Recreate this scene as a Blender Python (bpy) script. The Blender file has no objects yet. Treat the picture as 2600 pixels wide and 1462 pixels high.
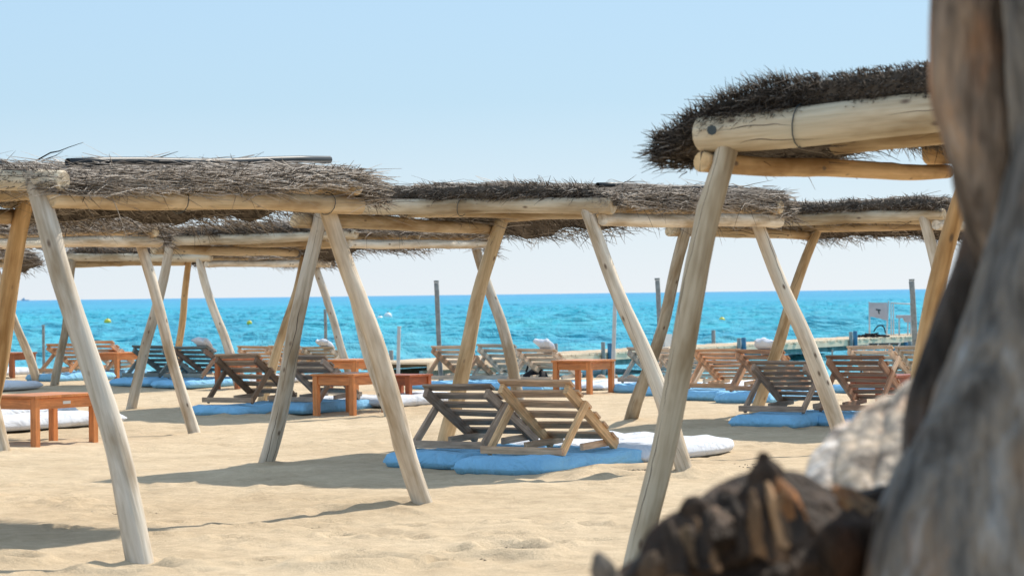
import bpy, math, random
import numpy as np
from mathutils import Vector, Matrix, Quaternion

# ------------------------------------------------------------------ camera, light, exposure
scene = bpy.context.scene
COL = scene.collection
FPX, EYE = 6543.0, 1.3                     # focal length in pixels of the 2600 px wide photograph, eye height
ROLL = math.atan(0.01244)
cam_d = bpy.data.cameras.new("camera")
cam = bpy.data.objects.new("camera", cam_d); COL.objects.link(cam)
cam_d.sensor_width = 36.0
cam_d.lens = FPX / 2600.0 * 36.0
cam_d.clip_start, cam_d.clip_end = 0.05, 90000.0
pitch = math.atan(16.0 / FPX)
cam.matrix_world = Matrix.Translation((0, 0, EYE)) @ Matrix.Rotation(math.pi / 2 + pitch, 4, 'X') @ Matrix.Rotation(-ROLL, 4, 'Z')
cam_d.dof.use_dof = True
cam_d.dof.focus_distance = 20.0
cam_d.dof.aperture_fstop = 7.2
scene.camera = cam

SUN_AZ, SUN_EL = math.radians(44.0), math.radians(47.0)
world = bpy.data.worlds.new("World"); scene.world = world
world.use_nodes = True
wn = world.node_tree.nodes; wl = world.node_tree.links
for n in list(wn): wn.remove(n)
w_out = wn.new("ShaderNodeOutputWorld"); w_bg = wn.new("ShaderNodeBackground"); w_sky = wn.new("ShaderNodeTexSky")
w_sky.sky_type = 'NISHITA'; w_sky.sun_disc = False
w_sky.sun_elevation = SUN_EL; w_sky.sun_rotation = SUN_AZ
w_sky.altitude = 0.0; w_sky.air_density = 1.0; w_sky.dust_density = 0.6; w_sky.ozone_density = 3.0
w_bg.inputs['Strength'].default_value = 0.1
# summer haze veil over the clear sky: the same all round, pale at the horizon, bluer above, with the upper stops brightened to fill the shadows
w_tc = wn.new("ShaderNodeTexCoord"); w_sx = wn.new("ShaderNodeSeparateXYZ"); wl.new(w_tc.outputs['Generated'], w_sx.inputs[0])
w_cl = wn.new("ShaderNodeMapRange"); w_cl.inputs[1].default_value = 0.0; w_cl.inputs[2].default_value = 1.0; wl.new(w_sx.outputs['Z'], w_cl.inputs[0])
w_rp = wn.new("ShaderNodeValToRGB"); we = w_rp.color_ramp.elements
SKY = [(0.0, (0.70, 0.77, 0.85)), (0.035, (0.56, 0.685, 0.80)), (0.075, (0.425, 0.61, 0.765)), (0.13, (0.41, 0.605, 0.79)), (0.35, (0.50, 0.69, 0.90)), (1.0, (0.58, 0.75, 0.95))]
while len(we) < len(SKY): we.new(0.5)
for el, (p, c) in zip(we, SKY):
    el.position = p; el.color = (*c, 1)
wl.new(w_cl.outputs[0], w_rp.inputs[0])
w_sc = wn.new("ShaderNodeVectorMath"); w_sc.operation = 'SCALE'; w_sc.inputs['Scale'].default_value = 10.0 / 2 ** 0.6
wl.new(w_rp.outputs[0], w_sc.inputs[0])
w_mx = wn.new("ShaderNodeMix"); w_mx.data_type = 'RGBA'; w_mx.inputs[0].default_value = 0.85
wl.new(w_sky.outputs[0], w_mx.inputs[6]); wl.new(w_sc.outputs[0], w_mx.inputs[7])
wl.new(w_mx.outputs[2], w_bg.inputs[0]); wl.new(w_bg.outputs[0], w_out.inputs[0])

S = Vector((math.sin(SUN_AZ) * math.cos(SUN_EL), math.cos(SUN_AZ) * math.cos(SUN_EL), math.sin(SUN_EL)))
sun_d = bpy.data.lights.new("sun", 'SUN'); sun = bpy.data.objects.new("sun", sun_d); COL.objects.link(sun)
sun_d.energy = 3.25; sun_d.angle = math.radians(0.5); sun_d.color = (1.0, 0.93, 0.82)
sun.rotation_mode = 'QUATERNION'; sun.rotation_quaternion = (-S).to_track_quat('-Z', 'Y')

scene.view_settings.view_transform = 'Standard'
scene.view_settings.look = 'None'
scene.view_settings.exposure = 0.78
scene.view_settings.gamma = 1.0
scene.view_settings.use_curve_mapping = False
scene.render.engine = 'CYCLES'

# ------------------------------------------------------------------ helpers
R = random.Random(11)
cr, sr = math.cos(ROLL), math.sin(ROLL)
def uv(px, py):
    x, y = px - 1300.0, py - 747.07
    return x * cr - y * sr, x * sr + y * cr
def W(px, py, Y):                          # photograph pixel + distance -> place
    u, v = uv(px, py)
    return Vector((u / FPX * Y, Y, EYE - v / FPX * Y))
def G(px, py, z=0.0):                      # photograph pixel -> place on the level z
    u, v = uv(px, py)
    Y = FPX * (EYE - z) / v
    return Vector((u / FPX * Y, Y, z))

TH = math.radians(32.5)                    # the grid of pergolas runs parallel to the shore
U = Vector((math.cos(TH), -math.sin(TH), 0)); V = Vector((math.sin(TH), math.cos(TH), 0))
SHORE = Vector((2.3, 53.8, 0))
SEA_Z = -0.5

def hash2(ix, iy, seed):
    n = (ix.astype(np.int64) * 374761393 + iy.astype(np.int64) * 668265263 + seed * 1274126177) & 0xffffffff
    n = ((n ^ (n >> 13)) * 1274126177) & 0xffffffff
    return ((n ^ (n >> 16)) & 0xffffff) / float(0xffffff)
def vnoise(x, y, seed=0):
    x = np.asarray(x, float); y = np.asarray(y, float)
    ix, iy = np.floor(x), np.floor(y)
    fx, fy = x - ix, y - iy
    fx = fx * fx * (3 - 2 * fx); fy = fy * fy * (3 - 2 * fy)
    a = hash2(ix, iy, seed); b = hash2(ix + 1, iy, seed); c = hash2(ix, iy + 1, seed); d = hash2(ix + 1, iy + 1, seed)
    return (a + (b - a) * fx) * (1 - fy) + (c + (d - c) * fx) * fy - 0.5
FEET = []                                  # leg feet, tables: sand is heaped a little round them
DENTS = []
def gz(x, y):
    x = np.asarray(x, float); y = np.asarray(y, float)
    s = (x - SHORE.x) * V.x + (y - SHORE.y) * V.y          # distance beyond the shoreline
    z = -0.5 * np.clip((s + 13.5) / 13.5, 0, None) ** 1.08
    z = np.clip(z, -1.6, 0)
    k = 0.05 * vnoise(x / 2.6, y / 3.2, 1) + 0.024 * vnoise(x / 1.0 + 7, y / 1.2, 2) + 0.012 * vnoise(x / 0.42, y / 0.5, 3)
    return z + k
def gzf(x, y): return float(gz(x, y))

def mesh_obj(name, verts, faces, mat, parent=None, M=None, smooth=False, color=None):
    me = bpy.data.meshes.new(name)
    me.from_pydata([tuple(v) for v in verts], [], faces)
    if smooth: me.polygons.foreach_set("use_smooth", [True] * len(me.polygons))
    me.update()
    return link(name, me, mat, parent, M, color)
def link(name, me, mat, parent=None, M=None, color=None):
    ob = bpy.data.objects.new(name, me); COL.objects.link(ob)
    if mat is not None and not me.materials: me.materials.append(mat)
    if parent is not None: ob.parent = parent
    if M is not None: ob.matrix_basis = M
    if color is not None: ob.color = (color[0], color[1], color[2], 1)
    return ob
def np_mesh(name, V_, F_, mat, smooth=False):
    me = bpy.data.meshes.new(name)
    nv, nf = len(V_), len(F_); k = F_.shape[1]
    me.vertices.add(nv); me.vertices.foreach_set("co", V_.astype(np.float32).ravel())
    me.loops.add(nf * k); me.loops.foreach_set("vertex_index", F_.astype(np.int32).ravel())
    me.polygons.add(nf); me.polygons.foreach_set("loop_start", np.arange(0, nf * k, k, dtype=np.int32))
    me.polygons.foreach_set("loop_total", np.full(nf, k, np.int32))
    if smooth: me.polygons.foreach_set("use_smooth", np.ones(nf, bool))
    me.update(calc_edges=True)
    if mat is not None: me.materials.append(mat)
    return me
def thing(name, label, cat, loc, rz=0.0, group=None):
    o = bpy.data.objects.new(name, None); COL.objects.link(o)
    o.location = loc; o.rotation_euler = (0, 0, rz); o.empty_display_size = 0.1
    o['label'] = label; o['category'] = cat
    if group: o['group'] = group
    return o
def tag(o, label, cat, group=None):
    o['label'] = label; o['category'] = cat
    if group: o['group'] = group
    return o
def frame_to(p0, p1, up=Vector((0, 0, 1))):        # local X along p0->p1
    x = (p1 - p0).normalized()
    y = up.cross(x)
    if y.length < 1e-4: y = Vector((0, 1, 0))
    y.normalize(); z = x.cross(y)
    m = Matrix((x, y, z)).transposed().to_4x4(); m.translation = p0
    return m

# ------------------------------------------------------------------ materials
def new_mat(name):
    m = bpy.data.materials.new(name); m.use_nodes = True
    nt = m.node_tree
    b = next(n for n in nt.nodes if n.type == 'BSDF_PRINCIPLED')
    return m, nt.nodes, nt.links, b
def ramp(N, stops, interp='LINEAR'):
    r = N.new("ShaderNodeValToRGB"); e = r.color_ramp.elements
    r.color_ramp.interpolation = interp
    while len(e) < len(stops): e.new(0.5)
    for el, (p, c) in zip(e, stops):
        el.position = p; el.color = (c[0], c[1], c[2], 1) if not isinstance(c, float) else (c, c, c, 1)
    return r
def noise(N, L, vec, scale, detail=4, rough=0.55, dist=0.0):
    n = N.new("ShaderNodeTexNoise"); n.inputs['Scale'].default_value = scale
    n.inputs['Detail'].default_value = detail; n.inputs['Roughness'].default_value = rough
    n.inputs['Distortion'].default_value = dist
    if vec is not None: L.new(vec, n.inputs['Vector'])
    return n
def mapping(N, L, src, scale, loc=None):
    m = N.new("ShaderNodeMapping"); m.inputs['Scale'].default_value = scale
    L.new(src, m.inputs['Vector'])
    if loc is not None: L.new(loc, m.inputs['Location'])
    return m.outputs[0]
def mix(N, L, fac, a, b, mode='MIX'):
    m = N.new("ShaderNodeMix"); m.data_type = 'RGBA'; m.blend_type = mode
    if isinstance(fac, (int, float)): m.inputs[0].default_value = fac
    else: L.new(fac, m.inputs[0])
    for i, c in ((6, a), (7, b)):
        if isinstance(c, tuple): m.inputs[i].default_value = (*c, 1)
        else: L.new(c, m.inputs[i])
    return m.outputs[2]
def bump(N, L, b, h, strength, dist):
    n = N.new("ShaderNodeBump"); n.inputs['Strength'].default_value = strength; n.inputs['Distance'].default_value = dist
    L.new(h, n.inputs['Height']); L.new(n.outputs[0], b.inputs['Normal'])
    return n
def rnd_loc(N, L, k=40.0):
    oi = N.new("ShaderNodeObjectInfo")
    vm = N.new("ShaderNodeVectorMath"); vm.operation = 'SCALE'
    cx = N.new("ShaderNodeCombineXYZ")
    for i in range(3): L.new(oi.outputs['Random'], cx.inputs[i])
    L.new(cx.outputs[0], vm.inputs[0]); vm.inputs['Scale'].default_value = k
    return oi, vm.outputs[0]

def mat_pole():                            # peeled, weathered round timber: grain along local Z
    m, N, L, b = new_mat("weathered_pole")
    tc = N.new("ShaderNodeTexCoord"); oi, loc = rnd_loc(N, L)
    g = mapping(N, L, tc.outputs['Object'], (38, 38, 1.6), loc)
    n1 = noise(N, L, g, 1.0, 5, 0.6)
    p = mapping(N, L, tc.outputs['Object'], (5, 5, 1.3), loc)
    n2 = noise(N, L, p, 1.0, 4, 0.6)
    c0 = ramp(N, [(0.25, (0.46, 0.39, 0.30)), (0.5, (0.66, 0.58, 0.475)), (0.75, (0.78, 0.71, 0.61))]); L.new(n1.outputs[0], c0.inputs[0])
    c1 = ramp(N, [(0.35, (0.55, 0.47, 0.37)), (0.55, (1, 1, 1)), (0.75, (0.92, 0.97, 1.0))]); L.new(n2.outputs[0], c1.inputs[0])
    c = mix(N, L, 1.0, c0.outputs[0], c1.outputs[0], 'MULTIPLY')
    c = mix(N, L, 1.0, c, oi.outputs['Color'], 'MULTIPLY')
    sx = N.new("ShaderNodeSeparateXYZ"); L.new(tc.outputs['Object'], sx.inputs[0])     # long drying cracks along the pole
    ang = N.new("ShaderNodeMath"); ang.operation = 'ARCTAN2'; L.new(sx.outputs['Y'], ang.inputs[0]); L.new(sx.outputs['X'], ang.inputs[1])
    nz = noise(N, L, mapping(N, L, tc.outputs['Object'], (2.5, 2.5, 2.2), loc), 1.0, 3, 0.55)
    def M(op, a, b):
        q = N.new("ShaderNodeMath"); q.operation = op
        for k_, v_ in enumerate((a, b)):
            if isinstance(v_, (int, float)): q.inputs[k_].default_value = v_
            else: L.new(v_, q.inputs[k_])
        return q.outputs[0]
    crack = None
    for k_, (mul, add_, wid) in enumerate(((53.0, 0.0, 0.075), (29.0, 2.1, 0.055), (17.0, 4.0, 0.04))):
        a0 = M('MULTIPLY', M('FRACT', M('MULTIPLY_ADD' if False else 'MULTIPLY', oi.outputs['Random'], mul), 0.0), 6.283)
        d_ = M('ADD', M('SUBTRACT', ang.outputs[0], a0), M('MULTIPLY', M('SUBTRACT', nz.outputs[0], 0.5), 1.3))
        w_ = M('ABSOLUTE', M('WRAP', d_, math.pi), 0.0) if False else None
        wr = N.new("ShaderNodeMath"); wr.operation = 'WRAP'; L.new(d_, wr.inputs[0]); wr.inputs[1].default_value = math.pi; wr.inputs[2].default_value = -math.pi
        ab = M('ABSOLUTE', wr.outputs[0], 0.0)
        gn = noise(N, L, mapping(N, L, tc.outputs['Object'], (0.4, 0.4, 1.3 + 0.4 * k_), loc), 1.0, 2, 0.5)
        gate = N.new("ShaderNodeMapRange"); gate.inputs[1].default_value = 0.46; gate.inputs[2].default_value = 0.66; gate.inputs[3].default_value = 0.0; gate.inputs[4].default_value = wid
        L.new(gn.outputs[0], gate.inputs[0])
        c1_ = M('LESS_THAN', ab, gate.outputs[0])
        crack = c1_ if crack is None else M('MAXIMUM', crack, c1_)
    mm = N.new("ShaderNodeMath"); mm.operation = 'MULTIPLY'; L.new(crack, mm.inputs[0]); mm.inputs[1].default_value = 0.92
    c = mix(N, L, mm.outputs[0], c, (0.07, 0.055, 0.045))
    vo = N.new("ShaderNodeTexVoronoi"); vo.inputs['Scale'].default_value = 1.0      # knots
    L.new(mapping(N, L, tc.outputs['Object'], (9, 9, 4.2), loc), vo.inputs['Vector'])
    kr = ramp(N, [(0.05, 1.0), (0.13, 0.0)]); L.new(vo.outputs['Distance'], kr.inputs[0])
    c = mix(N, L, kr.outputs[0], c, (0.17, 0.12, 0.085))
    L.new(c, b.inputs['Base Color']); b.inputs['Roughness'].default_value = 0.8
    b.inputs['Specular IOR Level'].default_value = 0.25
    h = N.new("ShaderNodeMath"); h.operation = 'SUBTRACT'; L.new(n1.outputs[0], h.inputs[0]); L.new(mm.outputs[0], h.inputs[1])
    bump(N, L, b, h.outputs[0], 0.6, 0.008)
    return m
def mat_plank(name, rough=0.6, spec=0.3, lo=0.62):   # sawn timber tinted by the object colour, grain along local X
    m, N, L, b = new_mat(name)
    tc = N.new("ShaderNodeTexCoord"); oi, loc = rnd_loc(N, L)
    n1 = noise(N, L, mapping(N, L, tc.outputs['Object'], (5, 70, 70), loc), 1.0, 4, 0.6)
    n2 = noise(N, L, mapping(N, L, tc.outputs['Object'], (4, 9, 9), loc), 1.0, 3, 0.6)
    r1 = ramp(N, [(0.3, (lo, lo * .95, lo * .9)), (0.7, (1.2, 1.2, 1.2))]); L.new(n1.outputs[0], r1.inputs[0])
    r2 = ramp(N, [(0.3, (0.75, 0.75, 0.78)), (0.7, (1.12, 1.1, 1.08))]); L.new(n2.outputs[0], r2.inputs[0])
    c = mix(N, L, 1.0, r1.outputs[0], r2.outputs[0], 'MULTIPLY')
    c = mix(N, L, 1.0, c, oi.outputs['Color'], 'MULTIPLY')
    L.new(c, b.inputs['Base Color']); b.inputs['Roughness'].default_value = rough
    b.inputs['Specular IOR Level'].default_value = spec
    bump(N, L, b, n1.outputs[0], 0.4, 0.003)
    return m
def mat_twig():
    m, N, L, b = new_mat("brushwood")
    at = N.new("ShaderNodeAttribute"); at.attribute_name = "tone"
    r = ramp(N, [(0.0, (0.045, 0.036, 0.030)), (0.35, (0.12, 0.10, 0.083)), (0.75, (0.36, 0.31, 0.265)), (1.0, (0.60, 0.54, 0.48))])
    L.new(at.outputs['Fac'], r.inputs[0]); L.new(r.outputs[0], b.inputs['Base Color'])
    b.inputs['Roughness'].default_value = 0.85; b.inputs['Specular IOR Level'].default_value = 0.15
    return m
def mat_simple(name, col, rough=0.6, spec=0.3, var=0.25, scale=8.0, bmp=0.0, metal=0.0):
    m, N, L, b = new_mat(name)
    tc = N.new("ShaderNodeTexCoord"); n = noise(N, L, tc.outputs['Object'], scale, 5, 0.6)
    r = ramp(N, [(0.3, tuple(c * (1 - var) for c in col)), (0.7, tuple(min(1, c * (1 + var)) for c in col))]); L.new(n.outputs[0], r.inputs[0])
    L.new(r.outputs[0], b.inputs['Base Color']); b.inputs['Roughness'].default_value = rough
    b.inputs['Specular IOR Level'].default_value = spec; b.inputs['Metallic'].default_value = metal
    if bmp: bump(N, L, b, n.outputs[0], bmp, 0.02)
    return m
def mat_cloth(name, col):
    m, N, L, b = new_mat(name)
    tc = N.new("ShaderNodeTexCoord"); oi, loc = rnd_loc(N, L)
    n = noise(N, L, mapping(N, L, tc.outputs['Object'], (5, 3, 4), loc), 1.0, 4, 0.55, 0.8)
    n2 = noise(N, L, tc.outputs['Object'], 320, 2)
    r = ramp(N, [(0.35, tuple(c * 0.88 for c in col)), (0.65, col)]); L.new(n.outputs[0], r.inputs[0])
    L.new(r.outputs[0], b.inputs['Base Color']); b.inputs['Roughness'].default_value = 0.9
    b.inputs['Specular IOR Level'].default_value = 0.1
    b.inputs['Sheen Weight'].default_value = 0.1
    a = N.new("ShaderNodeMath"); a.operation = 'MULTIPLY_ADD'; a.inputs[1].default_value = 0.04
    L.new(n2.outputs[0], a.inputs[0]); L.new(n.outputs[0], a.inputs[2])
    bump(N, L, b, a.outputs[0], 0.9, 0.09)
    return m
def mat_sand():
    m, N, L, b = new_mat("beach_sand")
    tc = N.new("ShaderNodeTexCoord"); o = tc.outputs['Object']
    n1 = noise(N, L, o, 0.35, 6, 0.6); n2 = noise(N, L, o, 9.0, 6, 0.65); n3 = noise(N, L, o, 160.0, 3, 0.7)
    r1 = ramp(N, [(0.32, (0.535, 0.415, 0.275)), (0.68, (0.64, 0.508, 0.35))]); L.new(n1.outputs[0], r1.inputs[0])
    r2 = ramp(N, [(0.3, (0.86, 0.85, 0.84)), (0.6, (1.03, 1.03, 1.03))]); L.new(n2.outputs[0], r2.inputs[0])
    r3 = ramp(N, [(0.28, (0.72, 0.70, 0.68)), (0.5, (1.0, 1.0, 1.0)), (0.75, (1.12, 1.12, 1.12))]); L.new(n3.outputs[0], r3.inputs[0])
    n6 = noise(N, L, o, 2.2, 5, 0.6); r6 = ramp(N, [(0.34, (0.90, 0.885, 0.87)), (0.55, (1.02, 1.02, 1.02))]); L.new(n6.outputs[0], r6.inputs[0])
    c = mix(N, L, 1.0, r1.outputs[0], r2.outputs[0], 'MULTIPLY'); c = mix(N, L, 1.0, c, r3.outputs[0], 'MULTIPLY'); c = mix(N, L, 1.0, c, r6.outputs[0], 'MULTIPLY')
    vo = N.new("ShaderNodeTexVoronoi"); vo.inputs['Scale'].default_value = 5.0; L.new(o, vo.inputs['Vector'])
    sp = ramp(N, [(0.03, 1.0), (0.06, 0.0)]); L.new(vo.outputs['Distance'], sp.inputs[0])
    n5 = noise(N, L, o, 0.9, 3); g5 = ramp(N, [(0.52, 0.0), (0.62, 1.0)]); L.new(n5.outputs[0], g5.inputs[0])
    mm = N.new("ShaderNodeMath"); mm.operation = 'MULTIPLY'; L.new(sp.outputs[0], mm.inputs[0]); L.new(g5.outputs[0], mm.inputs[1])
    mz = N.new("ShaderNodeMath"); mz.operation = 'MULTIPLY'; mz.inputs[1].default_value = 0.25; L.new(mm.outputs[0], mz.inputs[0])
    c = mix(N, L, mz.outputs[0], c, (0.16, 0.115, 0.08))
    L.new(c, b.inputs['Base Color']); b.inputs['Roughness'].default_value = 0.95; b.inputs['Specular IOR Level'].default_value = 0.1
    h = N.new("ShaderNodeMath"); h.operation = 'MULTIPLY_ADD'; h.inputs[1].default_value = 0.25
    L.new(n3.outputs[0], h.inputs[0]); L.new(n2.outputs[0], h.inputs[2])
    bump(N, L, b, h.outputs[0], 0.55, 0.06)
    return m
def mat_water():
    m, N, L, b = new_mat("sea_water")
    tc = N.new("ShaderNodeTexCoord"); o = tc.outputs['Object']
    sx = N.new("ShaderNodeSeparateXYZ"); L.new(o, sx.inputs[0])
    lg = N.new("ShaderNodeMath"); lg.operation = 'LOGARITHM'; lg.inputs[1].default_value = 10.0; L.new(sx.outputs['Y'], lg.inputs[0])
    mr = N.new("ShaderNodeMapRange"); mr.inputs[1].default_value = 1.70; mr.inputs[2].default_value = 3.6; L.new(lg.outputs[0], mr.inputs[0])
    r = ramp(N, [(0.0, (0.17, 0.49, 0.54)), (0.15, (0.058, 0.415, 0.52)), (0.4, (0.03, 0.36, 0.50)), (0.7, (0.035, 0.30, 0.47)), (1.0, (0.06, 0.28, 0.46))])
    L.new(mr.outputs[0], r.inputs[0])
    n0 = noise(N, L, mapping(N, L, o, (0.035, 0.012, 1)), 1.0, 4, 0.6)
    r0 = ramp(N, [(0.35, (0.72, 0.84, 0.92)), (0.65, (1.15, 1.08, 1.03))]); L.new(n0.outputs[0], r0.inputs[0])
    c = mix(N, L, 1.0, r.outputs[0], r0.outputs[0], 'MULTIPLY')
    n9 = noise(N, L, mapping(N, L, o, (0.42, 0.13, 1)), 1.0, 5, 0.65, 0.3)
    r9 = ramp(N, [(0.36, (0.74, 0.88, 0.93)), (0.52, (1.05, 1.02, 1.02)), (0.68, (1.38, 1.10, 1.06))]); L.new(n9.outputs[0], r9.inputs[0])
    c = mix(N, L, 1.0, c, r9.outputs[0], 'MULTIPLY')
    L.new(c, b.inputs['Base Color'])
    b.inputs['Roughness'].default_value = 0.35; b.inputs['IOR'].default_value = 1.33; b.inputs['Specular IOR Level'].default_value = 0.12
    w1 = noise(N, L, mapping(N, L, o, (0.8, 0.22, 1)), 1.0, 7, 0.68, 0.4)
    w2 = noise(N, L, mapping(N, L, o, (0.09, 0.03, 1)), 1.0, 4, 0.6, 0.4)
    a = N.new("ShaderNodeMath"); a.operation = 'MULTIPLY_ADD'; a.inputs[1].default_value = 3.0
    L.new(w2.outputs[0], a.inputs[0]); L.new(w1.outputs[0], a.inputs[2])
    bump(N, L, b, a.outputs[0], 0.9, 0.8)
    return m
def mat_bark():
    m, N, L, b = new_mat("weathered_driftwood")
    tc = N.new("ShaderNodeTexCoord"); o = tc.outputs['Object']; oi = N.new("ShaderNodeObjectInfo")
    n1 = noise(N, L, mapping(N, L, o, (15, 15, 6)), 1.0, 3, 0.55, 0.5)
    n2 = noise(N, L, mapping(N, L, o, (9, 9, 3.0)), 1.0, 4, 0.6)
    n3 = noise(N, L, mapping(N, L, o, (60, 60, 9)), 1.0, 4, 0.6)
    r1 = ramp(N, [(0.33, (0.07, 0.06, 0.052)), (0.46, (0.19, 0.175, 0.16)), (0.56, (0.26, 0.22, 0.18)), (0.68, (0.36, 0.35, 0.34))]); L.new(n1.outputs[0], r1.inputs[0])
    r2 = ramp(N, [(0.54, 0.0), (0.66, 0.5)]); L.new(n2.outputs[0], r2.inputs[0])
    c = mix(N, L, r2.outputs[0], r1.outputs[0], (0.36, 0.19, 0.09))
    r3 = ramp(N, [(0.35, (0.6, 0.6, 0.6)), (0.6, (1.1, 1.1, 1.1))]); L.new(n3.outputs[0], r3.inputs[0])
    c = mix(N, L, 1.0, c, r3.outputs[0], 'MULTIPLY'); c = mix(N, L, 1.0, c, oi.outputs['Color'], 'MULTIPLY')
    L.new(c, b.inputs['Base Color']); b.inputs['Roughness'].default_value = 0.8; b.inputs['Specular IOR Level'].default_value = 0.25
    bump(N, L, b, n3.outputs[0], 0.8, 0.02)
    return m

M_POLE, M_TWIG, M_SAND, M_SEA, M_BARK = mat_pole(), mat_twig(), mat_sand(), mat_water(), mat_bark()
M_PLANK = mat_plank("teak_plank"); M_TABLE = mat_plank("varnished_table_wood", 0.42, 0.4, 0.78)
M_PIPE = mat_simple("black_plastic_pipe", (0.018, 0.022, 0.026), 0.45, 0.4, 0.3, 20)
M_WHITE = mat_cloth("white_canvas", (0.73, 0.76, 0.82)); M_BLUE = mat_cloth("blue_canvas", (0.28, 0.60, 0.88))
M_GREY = mat_simple("grey_post_wood", (0.23, 0.25, 0.25), 0.8, 0.2, 0.3, 14, 0.3)
M_WPOST = mat_simple("white_painted_metal", (0.44, 0.47, 0.49), 0.5, 0.4, 0.1, 10)
M_BLUEPOST = mat_simple("blue_painted_post", (0.05, 0.16, 0.27), 0.6, 0.3, 0.25, 10)
M_DECK = mat_simple("bleached_deck_boards", (0.72, 0.58, 0.42), 0.85, 0.2, 0.12, 3, 0.08)
M_FASCIA = mat_simple("pier_side_boards", (0.20, 0.30, 0.31), 0.8, 0.2, 0.35, 5, 0.3)
M_BLACK = mat_simple("black_fabric", (0.02, 0.02, 0.024), 0.8, 0.2, 0.4, 20, 0.3)
M_DARKM = mat_simple("dark_metal", (0.045, 0.06, 0.065), 0.5, 0.4, 0.2, 12)
M_YELLOW = mat_simple("yellow_buoy_plastic", (0.62, 0.56, 0.06), 0.45, 0.4, 0.15, 6)
M_WBUOY = mat_simple("white_buoy_plastic", (0.72, 0.76, 0.76), 0.45, 0.4, 0.1, 6)
M_BOARD = mat_simple("pale_notice_board", (0.42, 0.38, 0.40), 0.6, 0.3, 0.15, 3)
M_LABEL = mat_simple("white_label", (0.75, 0.74, 0.70), 0.5, 0.3, 0.05, 5)
M_STONE = mat_simple("beach_pebble", (0.34, 0.25, 0.19), 0.85, 0.2, 0.45, 3, 0.2)
M_SHIP = mat_simple("far_ship_paint", (0.42, 0.52, 0.62), 0.7, 0.2, 0.1, 0.1)

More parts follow.
